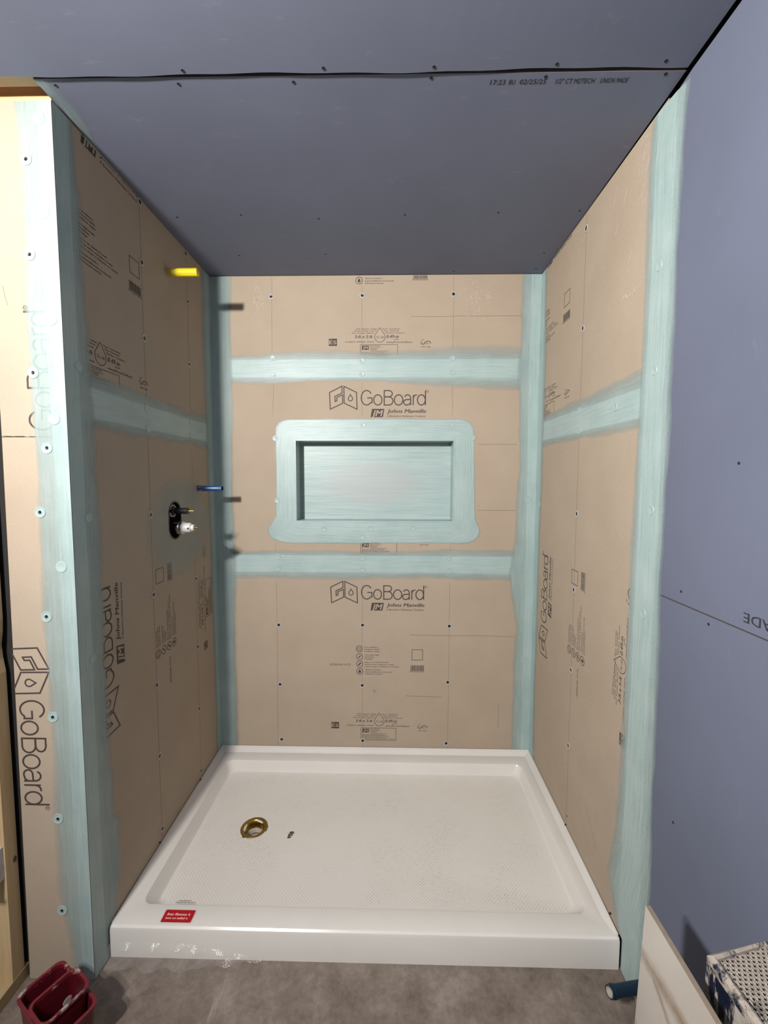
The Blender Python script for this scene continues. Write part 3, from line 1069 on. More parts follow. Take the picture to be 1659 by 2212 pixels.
for y, z in ((-0.55, 2.362), (-0.232, 2.358), (-0.552, 2.167), (-0.226, 2.171), (-0.553, 1.917), (-0.231, 1.916), (-0.553, 1.314), (-0.554, 1.029), (-0.225, 1.011), (-0.555, 0.698), (-0.227, 0.710), (-0.231, 0.432), (-0.554, 0.430), (-0.231, 0.145), (-0.553, 0.148)):
    fix(wall_left, WASH, (E1, y, z), (1, 0, 0))
for y, z in ((-0.552, 1.681), (-0.548, 1.613), (-0.23, 1.677), (-0.233, 1.624), (-0.87, 1.74), (-0.86, 1.33), (-0.87, 0.93)):
    fix(wall_left, WASH_B, (E2 + 0.0003, y, z), (1, 0, 0))

# ================================================================== FRONT RETURN BESIDE THE ALCOVE
wall_front = structure(empty('wall_front', (0, -D, 0)))
FX = -0.186
bm = bmesh.new()
box(bm, -0.60, -0.174, -0.02 + D - D + 0.02 + TH, 0.10, 0.0, H)
link('gap_shade_block', bm, M['dark'], wall_front)  # black block added to fill the gap beside the stud with shade


def tf(off):
    return lambda u, v, d: (u, d - off, v)


b1 = slab('backer_board', [(FX - 0.004, 0.002), (0, 0.002), (0, 1.546), (FX + 0.010, 1.546)], [], tf(0), TH, [M['board'], M['core']], wall_front)
b1['label'] = 'lower tan backer board strip beside the alcove with a big downward logo'
b2 = slab('backer_board', rect(FX + 0.010, 0, 1.548, H - 0.004), [], tf(0), TH, [M['board'], M['core']], wall_front)
b2['label'] = 'upper tan backer board strip beside the alcove'
print_board(wall_front, lambda x, y, z: (y - 0.926, -E1 - z, 1.531 - x), (0, 1.52, 0.742, 0.924))
print_board(wall_front, lambda x, y, z: (0.722 - y, -E1 - z, x + 0.865), (0.69, 1.5, 0.725, 0.895))
P = Print()
wobbly(P, (-0.172, 1.549), (-0.09, 1.547), 0.0016)
wobbly(P, (-0.15, 1.93), (-0.14, 1.88), 0.001, 3)
P.make('pencil_mark', lambda x, y, z: (x, -E1 * 0.6 - z * 0.5, y), [M['pencil']], wall_front)
band(wall_front, tf(E2), [[(x, z) for x in xs] for z, xs in (
    (H - 0.005, (0, -0.034, -0.037, -0.080, -0.098)), (2.2, (0, -0.036, -0.039, -0.076, -0.092)), (1.9, (0, -0.040, -0.043, -0.080, -0.094)), (1.6, (0, -0.040, -0.043, -0.080, -0.094)),
    (1.25, (0, -0.038, -0.041, -0.078, -0.094)), (0.95, (0, -0.037, -0.040, -0.076, -0.094)), (0.6, (0, -0.037, -0.040, -0.070, -0.096)), (0.3, (0, -0.037, -0.040, -0.064, -0.096)),
    (0.12, (0, -0.035, -0.038, -0.050, -0.082)), (0.004, (0, -0.030, -0.033, -0.040, -0.06)))], [0.92, 0.80, 0.66, 0.60, 0], seed=10)['label'] = 'teal sealant band down the outer corner beside the alcove'
for x, z in ((-0.07, 2.234), (-0.074, 2.005), (-0.082, 1.711), (-0.056, 1.518), (-0.084, 1.349), (-0.082, 1.067), (-0.08, 0.786), (-0.081, 0.491), (-0.084, 0.216)):
    w_ = fix(wall_front, WASH_C, (x, -E2 - 0.0003, z), (0, -1, 0), s=1.15)
for o in wall_front.children:
    pass
for x, z in ((-0.032, 2.331), (-0.033, 2.106), (-0.027, 1.845), (-0.033, 1.593), (-0.035, 1.203)):
    fix(wall_front, WASH_B, (x, -E2 - 0.0003, z), (0, -1, 0), s=1.15)
# children were modelled in room coordinates
for o in wall_front.children:
    o.matrix_parent_inverse = Matrix.Translation((0, D, 0)) if o.data in (WASH, WASH_B, WASH_C) else Matrix.Identity(4)
for o in wall_front.children:
    if o.data in (WASH, WASH_B, WASH_C):
        o.matrix_parent_inverse = Matrix.Identity(4)

# ================================================================== RIGHT WALL
YB = -0.898       # backer board ends, blue drywall starts
bm = bmesh.new()
box(bm, W + TH + 0.001, W + 0.14, -2.95, 0.14, 0.0, H - 0.004)
wall_right = structure(link('wall_right', bm, M['dark']))


def trw(off):
    return lambda u, v, d: (W + d - off, u, v)


slab('backer_board', rect(YB, 0, 0.1, 1.647), [], trw(0), TH, [M['board'], M['core']], wall_right)['label'] = 'lower tan backer board of the right wall'
slab('backer_board', rect(YB, 0, 1.649, H - 0.003), [], trw(0), TH, [M['board'], M['core']], wall_right)['label'] = 'upper tan backer board of the right wall'
slab('drywall_sheet', rect(-2.9, YB - 0.003, 0.004, 1.1475), [], trw(0), TH, [M['drywall'], M['core']], wall_right)['label'] = 'lower blue drywall sheet of the right wall'
slab('drywall_sheet', [(-2.9, 1.1505), (YB - 0.003, 1.1505), (YB - 0.003, H - 0.018), (-0.98, H - 0.010), (-2.9, H - 0.006)], [], trw(0), TH, [M['drywall'], M['core']], wall_right)['label'] = 'upper blue drywall sheet of the right wall'
print_board(wall_right, lambda x, y, z: (W - E1 - z, y - 0.936, 0.108 + x), (0, 1.52, 0.05, 0.93))
print_board(wall_right, lambda x, y, z: (W - E1 - z, 0.672 - x, 1.664 + y), (0.675, 1.5, 0, H - 1.668))
P = Print()
for y, z0, z1 in ((-0.452, 0.12, 1.58), (-0.452, 1.73, H - 0.01)):
    wobbly(P, (y, z0), (y, z1), 0.0016)
wobbly(P, (-0.60, 0.32), (-0.69, 0.22), 0.001, 4)
wobbly(P, (-0.765, 0.90), (-0.745, 0.78), 0.002, 5, 0.003)
P.make('pencil_mark', lambda x, y, z: (W - E1 * 0.6 - z * 0.5, x, y), [M['pencil']], wall_right)
P = Print()
for _ in range(120):
    y, z = -0.80 + rg.gauss(0, 0.016), min(H - 0.03, 2.27 + rg.gauss(0, 0.07))
    a = 0.9
    l = rg.uniform(0.006, 0.03)
    P.stroke([(y, z), (y - l * 0.35, min(z + l, H - 0.022))], rg.uniform(0.0004, 0.0013))
for _ in range(34):
    y, z = -0.39 + rg.gauss(0, 0.018), min(H - 0.03, 2.30 + rg.gauss(0, 0.03))
    l = rg.uniform(0.004, 0.016)
    P.stroke([(y, z), (y - l * 0.3, min(z + l, H - 0.022))], rg.uniform(0.0008, 0.002))
for _ in range(20):
    y = -0.72 - rg.random() * 0.10
    z = 1.968 + rg.gauss(0, 0.003)
    P.rect(y, y + rg.uniform(0.002, 0.006), z, z + rg.uniform(0.001, 0.004))
for y, z, l in ((-0.66, 2.18, 0.03), (-0.70, 2.24, 0.04), (-0.74, 2.06, 0.03), (-0.64, 2.27, 0.05), (-0.12, 2.30, 0.03), (-0.1, 2.2, 0.02)):
    P.stroke([(y, z), (y - l * 0.4, min(z + l, H - 0.022))], 0.002)
P.make('scratch_mark', lambda x, y, z: (W - E1 * 0.8 - z * 0.5, x, y), [M['scuff']], wall_right)
band(wall_right, trw(E2), [[(y, z) for z in zs] for y, zs in (
    (-0.03, (1.725, 1.710, 1.697, 1.694, 1.621, 1.617, 1.600, 1.580)), (-0.3, (1.730, 1.715, 1.697, 1.694, 1.618, 1.613, 1.598, 1.582)), (-0.5, (1.738, 1.72, 1.694, 1.691, 1.614, 1.610, 1.600, 1.586)),
    (-0.75, (1.745, 1.725, 1.690, 1.687, 1.611, 1.607, 1.590, 1.570)), (-0.86, (1.745, 1.725, 1.690, 1.687, 1.611, 1.607, 1.590, 1.570)))], cv, seed=11)['label'] = 'horizontal teal sealant band across the right wall'
band(wall_right, trw(E2 + 0.0001), [[(-t, z) for t in ts] for z, ts in (
    (H - 0.004, (0, 0.040, 0.043, 0.052, 0.070)), (1.95, (0, 0.046, 0.049, 0.070, 0.090)), (1.7, (0, 0.046, 0.049, 0.070, 0.090)), (1.4, (0, 0.046, 0.049, 0.068, 0.088)),
    (1.2, (0, 0.042, 0.045, 0.058, 0.074)), (0.73, (0, 0.042, 0.045, 0.062, 0.080)), (0.48, (0, 0.038, 0.041, 0.050, 0.066)), (0.112, (0, 0.042, 0.045, 0.066, 0.09)))], cvl, seed=12)['label'] = 'teal sealant band on the right wall at the back corner'
band(wall_right, trw(E2 + 0.0001), [[(y, min(z, H - 0.005 - max(0.0, (-0.895 - y)) * 0.25)) for y in ys] for z, ys in (
    (H, (-0.830, -0.845, -0.856, -0.858, -0.930, -0.934, -0.958, -0.978)), (2.25, (-0.815, -0.835, -0.856, -0.858, -0.930, -0.934, -0.952, -0.972)),
    (2.0, (-0.826, -0.84, -0.856, -0.858, -0.930, -0.934, -0.95, -0.970)), (1.75, (-0.826, -0.842, -0.854, -0.856, -0.930, -0.934, -0.948, -0.968)),
    (1.5, (-0.818, -0.835, -0.850, -0.852, -0.932, -0.936, -0.950, -0.972)), (1.2, (-0.814, -0.830, -0.848, -0.850, -0.930, -0.934, -0.948, -0.966)),
    (0.9, (-0.812, -0.830, -0.848, -0.850, -0.925, -0.930, -0.954, -0.974)), (0.55, (-0.806, -0.825, -0.845, -0.848, -0.925, -0.930, -0.960, -0.980)),
    (0.40, (-0.794, -0.815, -0.840, -0.845, -0.930, -0.935, -0.968, -0.984)), (0.23, (-0.756, -0.785, -0.83, -0.845, -0.935, -0.94, -0.965, -0.982)),
    (0.13, (-0.815, -0.825, -0.84, -0.845, -0.935, -0.94, -0.965, -0.982)), (0.10, (-0.86, -0.862, -0.864, -0.868, -0.935, -0.94, -0.962, -0.978)),
    (0.006, (-0.86, -0.862, -0.864, -0.868, -0.925, -0.93, -0.94, -0.955)))], [0, 0.6, 0.85, 1, 1, 0.9, 0.75, 0], seed=13, mat='teal_rag', wob=0.003)['label'] = 'wide vertical teal sealant band where tan board meets blue drywall'
for y, z in ((-0.452, 2.318), (-0.453, 1.977), (-0.456, 1.316), (-0.453, 1.033), (-0.453, 0.726), (-0.452, 0.429)):
    fix(wall_right, WASH, (W - E1, y, z), (-1, 0, 0))
for y, z in ((-0.447, 1.688), (-0.449, 1.618), (-0.70, 1.66), (-0.89, 1.98), (-0.89, 1.72), (-0.905, 1.36), (-0.89, 1.08), (-0.055, 1.33)):
    fix(wall_right, WASH_B, (W - E2 - 0.0004, y, z), (-1, 0, 0))
for y, z in ((-0.461, 0.151), (-1.035, 1.178), (-1.126, 1.131), (-1.29, 1.60), (-1.18, 1.47), (-1.05, 0.62)):
    fix(wall_right, SCREW, (W - 0.0003, y, z), (-1, 0, 0), 'screw_head', 0.8)
P = Print()
P.text('UNION MADE', 1.214, 1.424, 1.1655, 0.019, 0.0, 0.012, rot180=True)
P.make('ink_stamp', lambda x, y, z: (W - 0.0004 - z, -x, y), [M['black']], wall_right)

# ================================================================== CEILING
ceiling = structure(empty('ceiling', (0, 0, H)))


def tc(off):
    return lambda u, v, d: (u, v, d - off)     # local to the ceiling empty


a_ = slab('drywall_sheet', [(0.0, -0.972), (W - 0.004, -0.965), (W + 0.003, 0.004), (-0.004, 0.004)], [], tc(0), TH, [M['ceil'], M['core']], ceiling)  # edge coloured dark to stand for the shadow at the ceiling seam
a_['label'] = 'blue drywall sheet over the shower alcove'
edge = []
for i in range(60):
    x = -0.62 + (W - 0.006 + 0.62) * i / 59
    y = -0.981 + 0.0022 * math.sin(x * 9) + 0.0012 * math.sin(x * 31) + 0.006 * (x / W) * (x > 0)
    edge.append((x, y))
bm = bmesh.new()
sag = lambda x: -0.0035 if x < 0.9 else -0.0035 + 0.0028 * min(1, (x - 0.9) / 0.5)
f0 = [bm.verts.new((x, y, sag(x))) for x, y in edge]
f1 = [bm.verts.new((x, -1.25, -0.0025)) for x, y in edge]
f2 = [bm.verts.new((x, -2.95, -0.001)) for x, y in edge]
up = [bm.verts.new((x, y, sag(x) + TH)) for x, y in edge]
for i in range(59):
    bm.faces.new((f0[i], f0[i + 1], f1[i + 1], f1[i]))
    bm.faces.new((f1[i], f1[i + 1], f2[i + 1], f2[i]))
    f = bm.faces.new((f0[i], up[i], up[i + 1], f0[i + 1]))
    f.material_index = 1
b_ = link('drywall_sheet', bm, [M['ceil'], M['drywall']], ceiling)
b_['label'] = 'blue drywall sheet in front of the alcove'
bm = bmesh.new()
box(bm, -0.005, W + 0.14, -2.95, 0.14, 0.035, 0.06)
link('framing_deck', bm, M['dark'], ceiling)
for x, y in ((0.04, -0.955), (0.336, -0.953), (0.611, -0.953), (0.936, -0.958), (1.203, -0.956), (1.478, -0.958)):
    fix(ceiling, SCREW, (x, y, -0.0004), (0, 0, -1), 'screw_head')
for x, y in ((0.364, -0.990), (0.688, -0.990), (0.94, -0.988), (1.217, -0.988), (1.459, -0.990)):
    fix(ceiling, SCREW, (x, y, sag(x) - 0.0004), (0, 0, -1), 'screw_head')
for x, y in ((0.072, -0.442), (0.306, -0.451), (0.578, -0.425), (0.888, -0.442), (1.216, -0.449), (1.497, -0.455), (0.202, -0.178), (0.565, -0.183), (1.119, -0.028), (1.481, -0.047), (1.47, -0.179)):
    fix(ceiling, SCREW, (x, y, -0.0004), (0, 0, -1), 'screw_head', 0.8)
P = Print()
for s, x0, x1 in (('17:23', 1.077, 1.112), ('BU', 1.121, 1.135), ('02/25/25', 1.146, 1.208), ('1/2" CT M2TECH', 1.231, 1.321), ('UNION MADE', 1.335, 1.399)):
    P.text(s, x0, x1, -0.9515, 0.0125, 0.0, 0.006)
P.make('ink_stamp', lambda x, y, z: (x, -0.9515 + (-0.9515 - y) + 0.0125 + 0.001, -0.0004 - z), [M['black']], ceiling)
band(ceiling, lambda u, v, d: (u, v, -0.0006), [[(x, y) for x in xs] for y, xs in (
    (-0.970, (0.002, 0.012, 0.022, 0.03)), (-0.93, (0.002, 0.02, 0.032, 0.045)), (-0.88, (0.002, 0.020, 0.035, 0.048)), (-0.82, (0.002, 0.010, 0.018, 0.03)), (-0.76, (0.002, 0.004, 0.007, 0.012)))], [0.45, 0.45, 0.35, 0], seed=15, mat='teal_rag', wob=0.006, name='sealant_smear')

# ================================================================== LUMBER AT THE LEFT EDGE
bm = bmesh.new()
box(bm, -0.65, -0.004, -1.05, -0.938, H + 0.013, H + 0.05)
bevel(bm, 0.002, 1)
tag(link('ceiling_joist', bm, M['lumber_x']), 'pale lumber nailer exposed in the ceiling gap at top left', 'lumber')
bm = bmesh.new()
box(bm, -0.65, -0.004, -0.914, -0.80, H + 0.0005, H + 0.055)
bevel(bm, 0.002, 1)
tag(link('top_plate', bm, mat_wood('orange_lumber', (0.62, 0.34, 0.14), (0.80, 0.50, 0.24), 0)), 'orange lumber top plate just above the tan strip at top left', 'lumber')
bm = bmesh.new()
SX = -0.203
nz = 64
rows = []
rg = random.Random(11)
for k in range(nz + 1):
    z = 0.038 + (H - 0.038) * k / nz
    chip = 0.0
    if 0.92 < z < 1.04:
        chip = 0.006 * abs(math.sin((z - 0.92) * 120)) + 0.002
    rows.append([bm.verts.new(p) for p in ((SX - chip, -0.921, z), (SX - chip * 0.7, -0.9585, z), (SX - 0.006, -0.961, z), (SX - 0.089, -0.961, z), (SX - 0.089, -0.921, z))])
for a, b in zip(rows[:-1], rows[1:]):
    for i in range(5):
        j = (i + 1) % 5
        bm.faces.new((a[i], a[j], b[j], b[i]))
bm.faces.new(rows[0])
bm.faces.new(rows[-1])
stud = tag(link('wall_stud', bm, M['lumber']), 'pale lumber stud standing at the left edge of the view, chipped halfway up', 'stud')
bm = bmesh.new()
lathe(bm, [(0.006, 0.0), (0.0045, 0.0006), (0, 0.0007)], 12, 'x', (0, 0, 0))
for v in bm.verts:
    v.co.z *= 1.5
k_ = link('knot', bm, M['stain'], stud)
k_.location = (SX + 0.0002, -0.931, 0.378)
bm = bmesh.new()
box(bm, SX - 0.089, SX + 0.001, -2.6, -0.905, 0.0, 0.038)
bevel(bm, 0.003, 1)
tag(link('bottom_plate', bm, M['lumber_y']), 'lumber floor plate under the stud, running along the left edge of the floor', 'lumber')
# electrical box on the stud
ob_ = tag(empty('outlet_box', (SX - 0.033, -0.961, 0.395)), 'grey plastic outlet box fixed to the lumber stud', 'outlet box')
bm = bmesh.new()
box(bm, -0.03, 0.03, -0.055, 0.0, -0.045, 0.045)
bmesh.ops.delete(bm, geom=[f for f in bm.faces if f.normal.y < -0.9 or f.calc_center_median().y < -0.05], context='FACES')
bmesh.ops.solidify(bm, geom=bm.faces[:], thickness=0.002)
link('box_shell', bm, plain('grey_box', (0.42, 0.41, 0.40), 0.5), ob_)
bm = bmesh.new()
box(bm, -0.034, 0.034, -0.058, -0.052, 0.045, 0.049)
link('mounting_ear', bm, M['white'], ob_)
bm = bmesh.new()
box(bm, -0.034, 0.034, -0.058, -0.052, -0.049, -0.045)
link('mounting_ear', bm, M['white'], ob_)

# ================================================================== SHOWER TRAY
def rrect(x0, x1, y0, y1, r, n=8):
    pts = []
    for cx, cy, a0 in ((x1 - r, y1 - r, 0), (x0 + r, y1 - r, 90), (x0 + r, y0 + r, 180), (x1 - r, y0 + r, 270)):
        for i in range(n + 1):
            a = math.radians(a0 + 90 * i / n)
            pts.append((cx + r * math.cos(a), cy + r * math.sin(a)))
    return pts


DX, DY = 0.298, -0.420
TX0, TX1, TY0, TY1 = 0.0015, W - 0.0015, -0.858, -0.0015
tray = tag(empty('shower_tray', (W / 2, -0.43, 0)), 'white acrylic shower tray filling the floor of the alcove', 'shower tray')
bm = bmesh.new()
loops = [
    (rrect(TX0, TX1, TY0, TY1, 0.004), 0.0), (rrect(TX0, TX1, TY0, TY1, 0.004), 0.086), (rrect(TX0, TX1, TY0 + 0.002, TY1, 0.006), 0.093), (rrect(TX0 + 0.002, TX1 - 0.002, TY0 + 0.007, TY1 - 0.002, 0.008), 0.0975),
    (rrect(TX0 + 0.004, TX1 - 0.004, TY0 + 0.014, TY1 - 0.004, 0.01), 0.0985),
    (rrect(0.052, W - 0.058, -0.790, -0.076, 0.03), 0.0975), (rrect(0.058, W - 0.064, -0.784, -0.082, 0.03), 0.0955), (rrect(0.063, W - 0.068, -0.778, -0.086, 0.03), 0.088),
    (rrect(0.077, W - 0.078, -0.752, -0.094, 0.032), 0.056), (rrect(0.083, W - 0.084, -0.746, -0.100, 0.034), 0.0505), (rrect(0.094, W - 0.095, -0.735, -0.111, 0.036), 0.0485)]
rings = []
for pts, z in loops:
    rings.append([bm.verts.new((x - W / 2, y + 0.43, z)) for x, y in pts])
nl = len(rings[0])
# drain opening ring, ordered by angle from the drain to suit the outer loop
outer = loops[-1][0]
lastz = 0.0445
dr = []
for x, y in outer:
    a = math.atan2(y - DY, x - DX)
    dr.append((DX + 0.058 * math.cos(a), DY + 0.058 * math.sin(a)))
mid = [bm.verts.new((DX + (x - DX) * 0.45 - W / 2, DY + (y - DY) * 0.45 + 0.43, 0.0468)) for x, y in outer]
dring = [bm.verts.new((x - W / 2, y + 0.43, lastz)) for x, y in dr]
dlow = [bm.verts.new((DX + (x - DX) * 0.93 - W / 2, DY + (y - DY) * 0.93 + 0.43, lastz - 0.004)) for x, y in dr]
rings += [mid, dring, dlow]
for k in range(len(rings) - 1):
    for i in range(nl):
        j = (i + 1) % nl
        f = bm.faces.new((rings[k][i], rings[k][j], rings[k + 1][j], rings[k + 1][i]))
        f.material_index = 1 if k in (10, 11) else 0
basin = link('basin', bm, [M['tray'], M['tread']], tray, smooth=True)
basin.data.set_sharp_from_angle(angle=math.radians(24))
# flange turned up against the three walls
bm = bmesh.new()
prof = [(0.0006, 0.098), (0.0006, 0.118), (0.003, 0.1185), (0.007, 0.116), (0.016, 0.106), (0.026, 0.0985)]
path = [lambda o: (TX0 + o, TY0 + 0.012), lambda o: (TX0 + o, TY1 - o), lambda o: (TX1 - o, TY1 - o), lambda o: (TX1 - o, TY0 + 0.012)]
st_ = []
for k, p in enumerate(path):
    st_.append([bm.verts.new((p(o)[0] - W / 2, p(o)[1] + 0.43, z if 0 < k < 3 else 0.0975 + (z - 0.0975) * 0.08)) for o, z in prof])
for a, b in zip(st_[:-1], st_[1:]):
    for i in range(len(prof) - 1):
        bm.faces.new((a[i], a[i + 1], b[i + 1], b[i]))
bm.faces.new(st_[0])
bm.faces.new(st_[-1])
link('tile_flange', bm, M['tray'], tray, smooth=True)
for x, y, n_ in ((0.02, -0.0015, (0, -1, 0)), (0.705, -0.0015, (0, -1, 0)), (1.115, -0.0015, (0, -1, 0))):
    fix(tray, SCREW, (x - W / 2, y + 0.43 - 0.0030, 0.114), n_, 'screw_head', 1.0)
for x, y in ((0.0, -0.248), (0.0, -0.578), (W, -0.461), (W, -0.801)):
    fix(tray, SCREW, ((x + (0.005 if x < 1 else -0.005)) - W / 2, y + 0.43, 0.1165), (0.5 if x < 1 else -0.5, 0, 1), 'screw_head', 0.9)
P = Print()
for i, (x0, x1, y) in enumerate(((0.150, 0.190, -0.727), (0.141, 0.205, -0.7325), (0.148, 0.212, -0.738))):
    P.micro(x0, x1, y - 0.003, 0.0036, seed=40 + i)
P.make('printed_text', lambda x, y, z: (x - W / 2, y + 0.43, 0.0495), [plain('grey_ink', (0.22, 0.21, 0.20), 0.7)], tray)
bm = bmesh.new()
rg = random.Random(5)
for k in range(9):
    cx, cy = DX + 0.155 + rg.gauss(0, 0.004), DY - 0.030 + rg.gauss(0, 0.006)
    r = rg.uniform(0.003, 0.008)
    vs = [bm.verts.new((cx + r * rg.uniform(0.5, 1.2) * math.cos(a * PI / 4) - W / 2, cy + r * rg.uniform(0.5, 1.2) * math.sin(a * PI / 4) + 0.43, 0.0462 + k * 0.0001)) for a in range(8)]
    bm.faces.new(vs)
link('stain', bm, M['stain'], tray)

# drain
drain = tag(empty('shower_drain', (DX, DY, 0.0445)), 'brass ring drain set in the left part of the white shower tray', 'drain')
bm = bmesh.new()
lathe(bm, [(0.0530, -0.003), (0.0530, 0.0006), (0.0505, 0.0022), (0.0400, 0.0006), (0.0365, -0.003), (0.0345, -0.014), (0.0340, -0.034), (0.0385, -0.034)], 48)
link('brass_ring', bm, M['brass'], drain, smooth=True)
bm = bmesh.new()
lathe(bm, [(0.0338, -0.030), (0.030, -0.030), (0.029, -0.052), (0.0, -0.052)], 40)
link('pipe_socket', bm, M['pvc'], drain, smooth=True)

# red sticker on the curb
stk = tag(empty('warning_sticker', (0.196, -0.8235, 0.0989)), 'red rectangular sticker on the front rim of the white shower tray', 'sticker')
bm = bmesh.new()
o_ = rrect(-0.049, 0.049, -0.0215, 0.0215, 0.004, 4)
i_ = rrect(-0.0465, 0.0465, -0.019, 0.019, 0.004, 4)
lo = [bm.verts.new((x, y, 0)) for x, y in o_]
hi = [bm.verts.new((x, y, 0.0003)) for x, y in o_]
ii = [bm.verts.new((x, y, 0.0003)) for x, y in i_]
n_ = len(lo)
for k in range(n_):
    j = (k + 1) % n_
    bm.faces.new((lo[k], lo[j], hi[j], hi[k]))
    bm.faces.new((hi[k], hi[j], ii[j], ii[k]))
f = bm.faces.new(ii)
f.material_index = 1
link('backing', bm, [M['white'], M['label_red']], stk)
P = Print()
P.micro(-0.036, 0.036, 0.0015, 0.0075, seed=51)
P.micro(-0.036, 0.034, -0.0095, 0.0065, seed=52)
P.make('printed_text', lambda x, y, z: (x, y, 0.0005 + z), [plain('faded_white_ink', (0.72, 0.42, 0.42), 0.6)], stk)

# torn protective film
bm = bmesh.new()
rg = random.Random(21)
cols = 46
g = []
for i in range(cols + 1):
    f = i / cols
    x = -0.035 + f * 0.50
    top = 0.052 - 0.036 * max(0, (f - 0.55) / 0.45)
    bot = 0.002 + 0.010 * max(0, (f - 0.55) / 0.45) + (0.024 if f < 0.06 else 0)
    row = []
    for k in range(7):
        q = k / 6
        z = top + (bot - top) * q
        bulge = 0.010 + 0.016 * q + 0.006 * math.sin(i * 0.9 + k) * rg.uniform(0.4, 1.2) + (0.012 * math.sin(f * 14) ** 2) * q
        yy = -0.8605 - (0.0012 if k == 0 else bulge) * (1 - 0.7 * max(0, (f - 0.5) / 0.5))
        x_ = x
        if x < 0.006:
            yy = min(yy, -0.93 + x)
        row.append(bm.verts.new((x_, yy, z + 0.0015 * math.sin(i * 1.7 + k * 2))))
    g.append(row)
for a, b in zip(g[:-1], g[1:]):
    for k in range(6):
        bm.faces.new((a[k], a[k + 1], b[k + 1], b[k]))
tag(link('plastic_film', bm, M['film'], smooth=True), 'torn strip of clear protective film stuck along the lower front face of the white tray', 'plastic film')

# ================================================================== VALVE AND STUB PIPES ON THE LEFT WALL
valve = tag(empty('shower_valve', (0, VY, VZ)), 'black rough-in shower valve with white cartridge in a slot of the left wall', 'valve')
bm = bmesh.new()
lp = slot(0, 0, 0.094, 0.148, 12)
fr = [bm.verts.new((-0.004, y, z)) for y, z in lp]
bk = [bm.verts.new((-0.05, y, z)) for y, z in lp]
for i in range(len(lp)):
    j = (i + 1) % len(lp)
    bm.faces.new((fr[i], fr[j], bk[j], bk[i]))
bm.faces.new(bk)
link('valve_box', bm, M['blackpl'], valve)
bm = bmesh.new()
lp2 = slot(0, 0, 0.0975, 0.1515, 12)
a1 = [bm.verts.new((0.001, y, z)) for y, z in lp2]
a2 = [bm.verts.new((0.001, y * 0.90, z * 0.93)) for y, z in lp2]
a3 = [bm.verts.new((-0.006, y * 0.90, z * 0.93)) for y, z in lp2]
a0_ = [bm.verts.new((-0.006, y, z)) for y, z in lp2]
for i in range(len(lp2)):
    j = (i + 1) % len(lp2)
    bm.faces.new((a1[i], a1[j], a2[j], a2[i]))
    bm.faces.new((a2[i], a2[j], a3[j], a3[i]))
    bm.faces.new((a0_[i], a0_[j], a1[j], a1[i]))
link('mud_guard', bm, M['blackpl'], valve)
bm = bmesh.new()
for a0, a1_ in ((15, 165), (195, 345)):
    n = 14
    for k in range(n):
        q = [math.radians(a0 + (a1_ - a0) * (k + d) / n) for d in (0, 1)]
        vs = []
        for r, a in ((0.024, q[0]), (0.024, q[1]), (0.021, q[1]), (0.021, q[0])):
            vs.append((0.0, r * math.cos(a) * 0.95, r * math.sin(a)))
        top = [bm.verts.new((-0.006, y, z + 0.037)) for _, y, z in vs]
        bot = [bm.verts.new((-0.02, y, z + 0.037)) for _, y, z in vs]
        bm.faces.new(top)
        for i in range(4):
            j = (i + 1) % 4
            bm.faces.new((top[i], top[j], bot[j], bot[i]))
link('retainer_ring', bm, M['white'], valve)
ZU, ZL = 0.037, -0.029
bm = bmesh.new()
lathe(bm, [(0.016, -0.045), (0.016, -0.002), (0.0125, 0.0), (0.0115, 0.040), (0.0125, 0.041), (0.0125, 0.052), (0.0115, 0.053), (0.004, 0.051), (0.0, 0.051)], 28, 'x', (0, 0, ZU))
link('diverter_stem', bm, M['blackpl'], valve, smooth=True)
bm = bmesh.new()
lathe(bm, [(0.0028, 0.045), (0.0028, 0.073), (0.002, 0.0745), (0, 0.0745)], 14, 'x', (0, 0, ZU))
link('brass_rod', bm, M['brass'], valve, smooth=True)
bm = bmesh.new()
lathe(bm, [(0.0235, -0.045), (0.0245, 0.006), (0.0255, 0.009), (0.0265, 0.022), (0.0255, 0.024), (0.0265, 0.026), (0.0265, 0.031), (0.0245, 0.033), (0.020, 0.033)], 36, 'x', (0, 0, ZL))
link('sleeve', bm, M['chrome'], valve, smooth=True)
bm = bmesh.new()
lathe(bm, [(0.021, 0.025), (0.0215, 0.036), (0.0198, 0.038), (0.0195, 0.056), (0.018, 0.060), (0.0165, 0.064), (0.013, 0.064), (0.0128, 0.063), (0.012, 0.074), (0.0105, 0.0755), (0.0, 0.0755)], 36, 'x', (0, 0, ZL))
cart = link('cartridge', bm, M['white'], valve, smooth=True)
bm = bmesh.new()
box(bm, 0.056, 0.061, -0.0205, -0.016, ZL - 0.004, ZL + 0.0025)
link('slot', bm, M['blackpl'], cart)
bm = bmesh.new()
lathe(bm, [(0.007, 0.074), (0.007, 0.078), (0.0035, 0.0785), (0.0033, 0.089), (0.002, 0.0905), (0, 0.0905)], 16, 'x', (0, 0, ZL))
link('spindle', bm, M['brass'], valve, smooth=True)

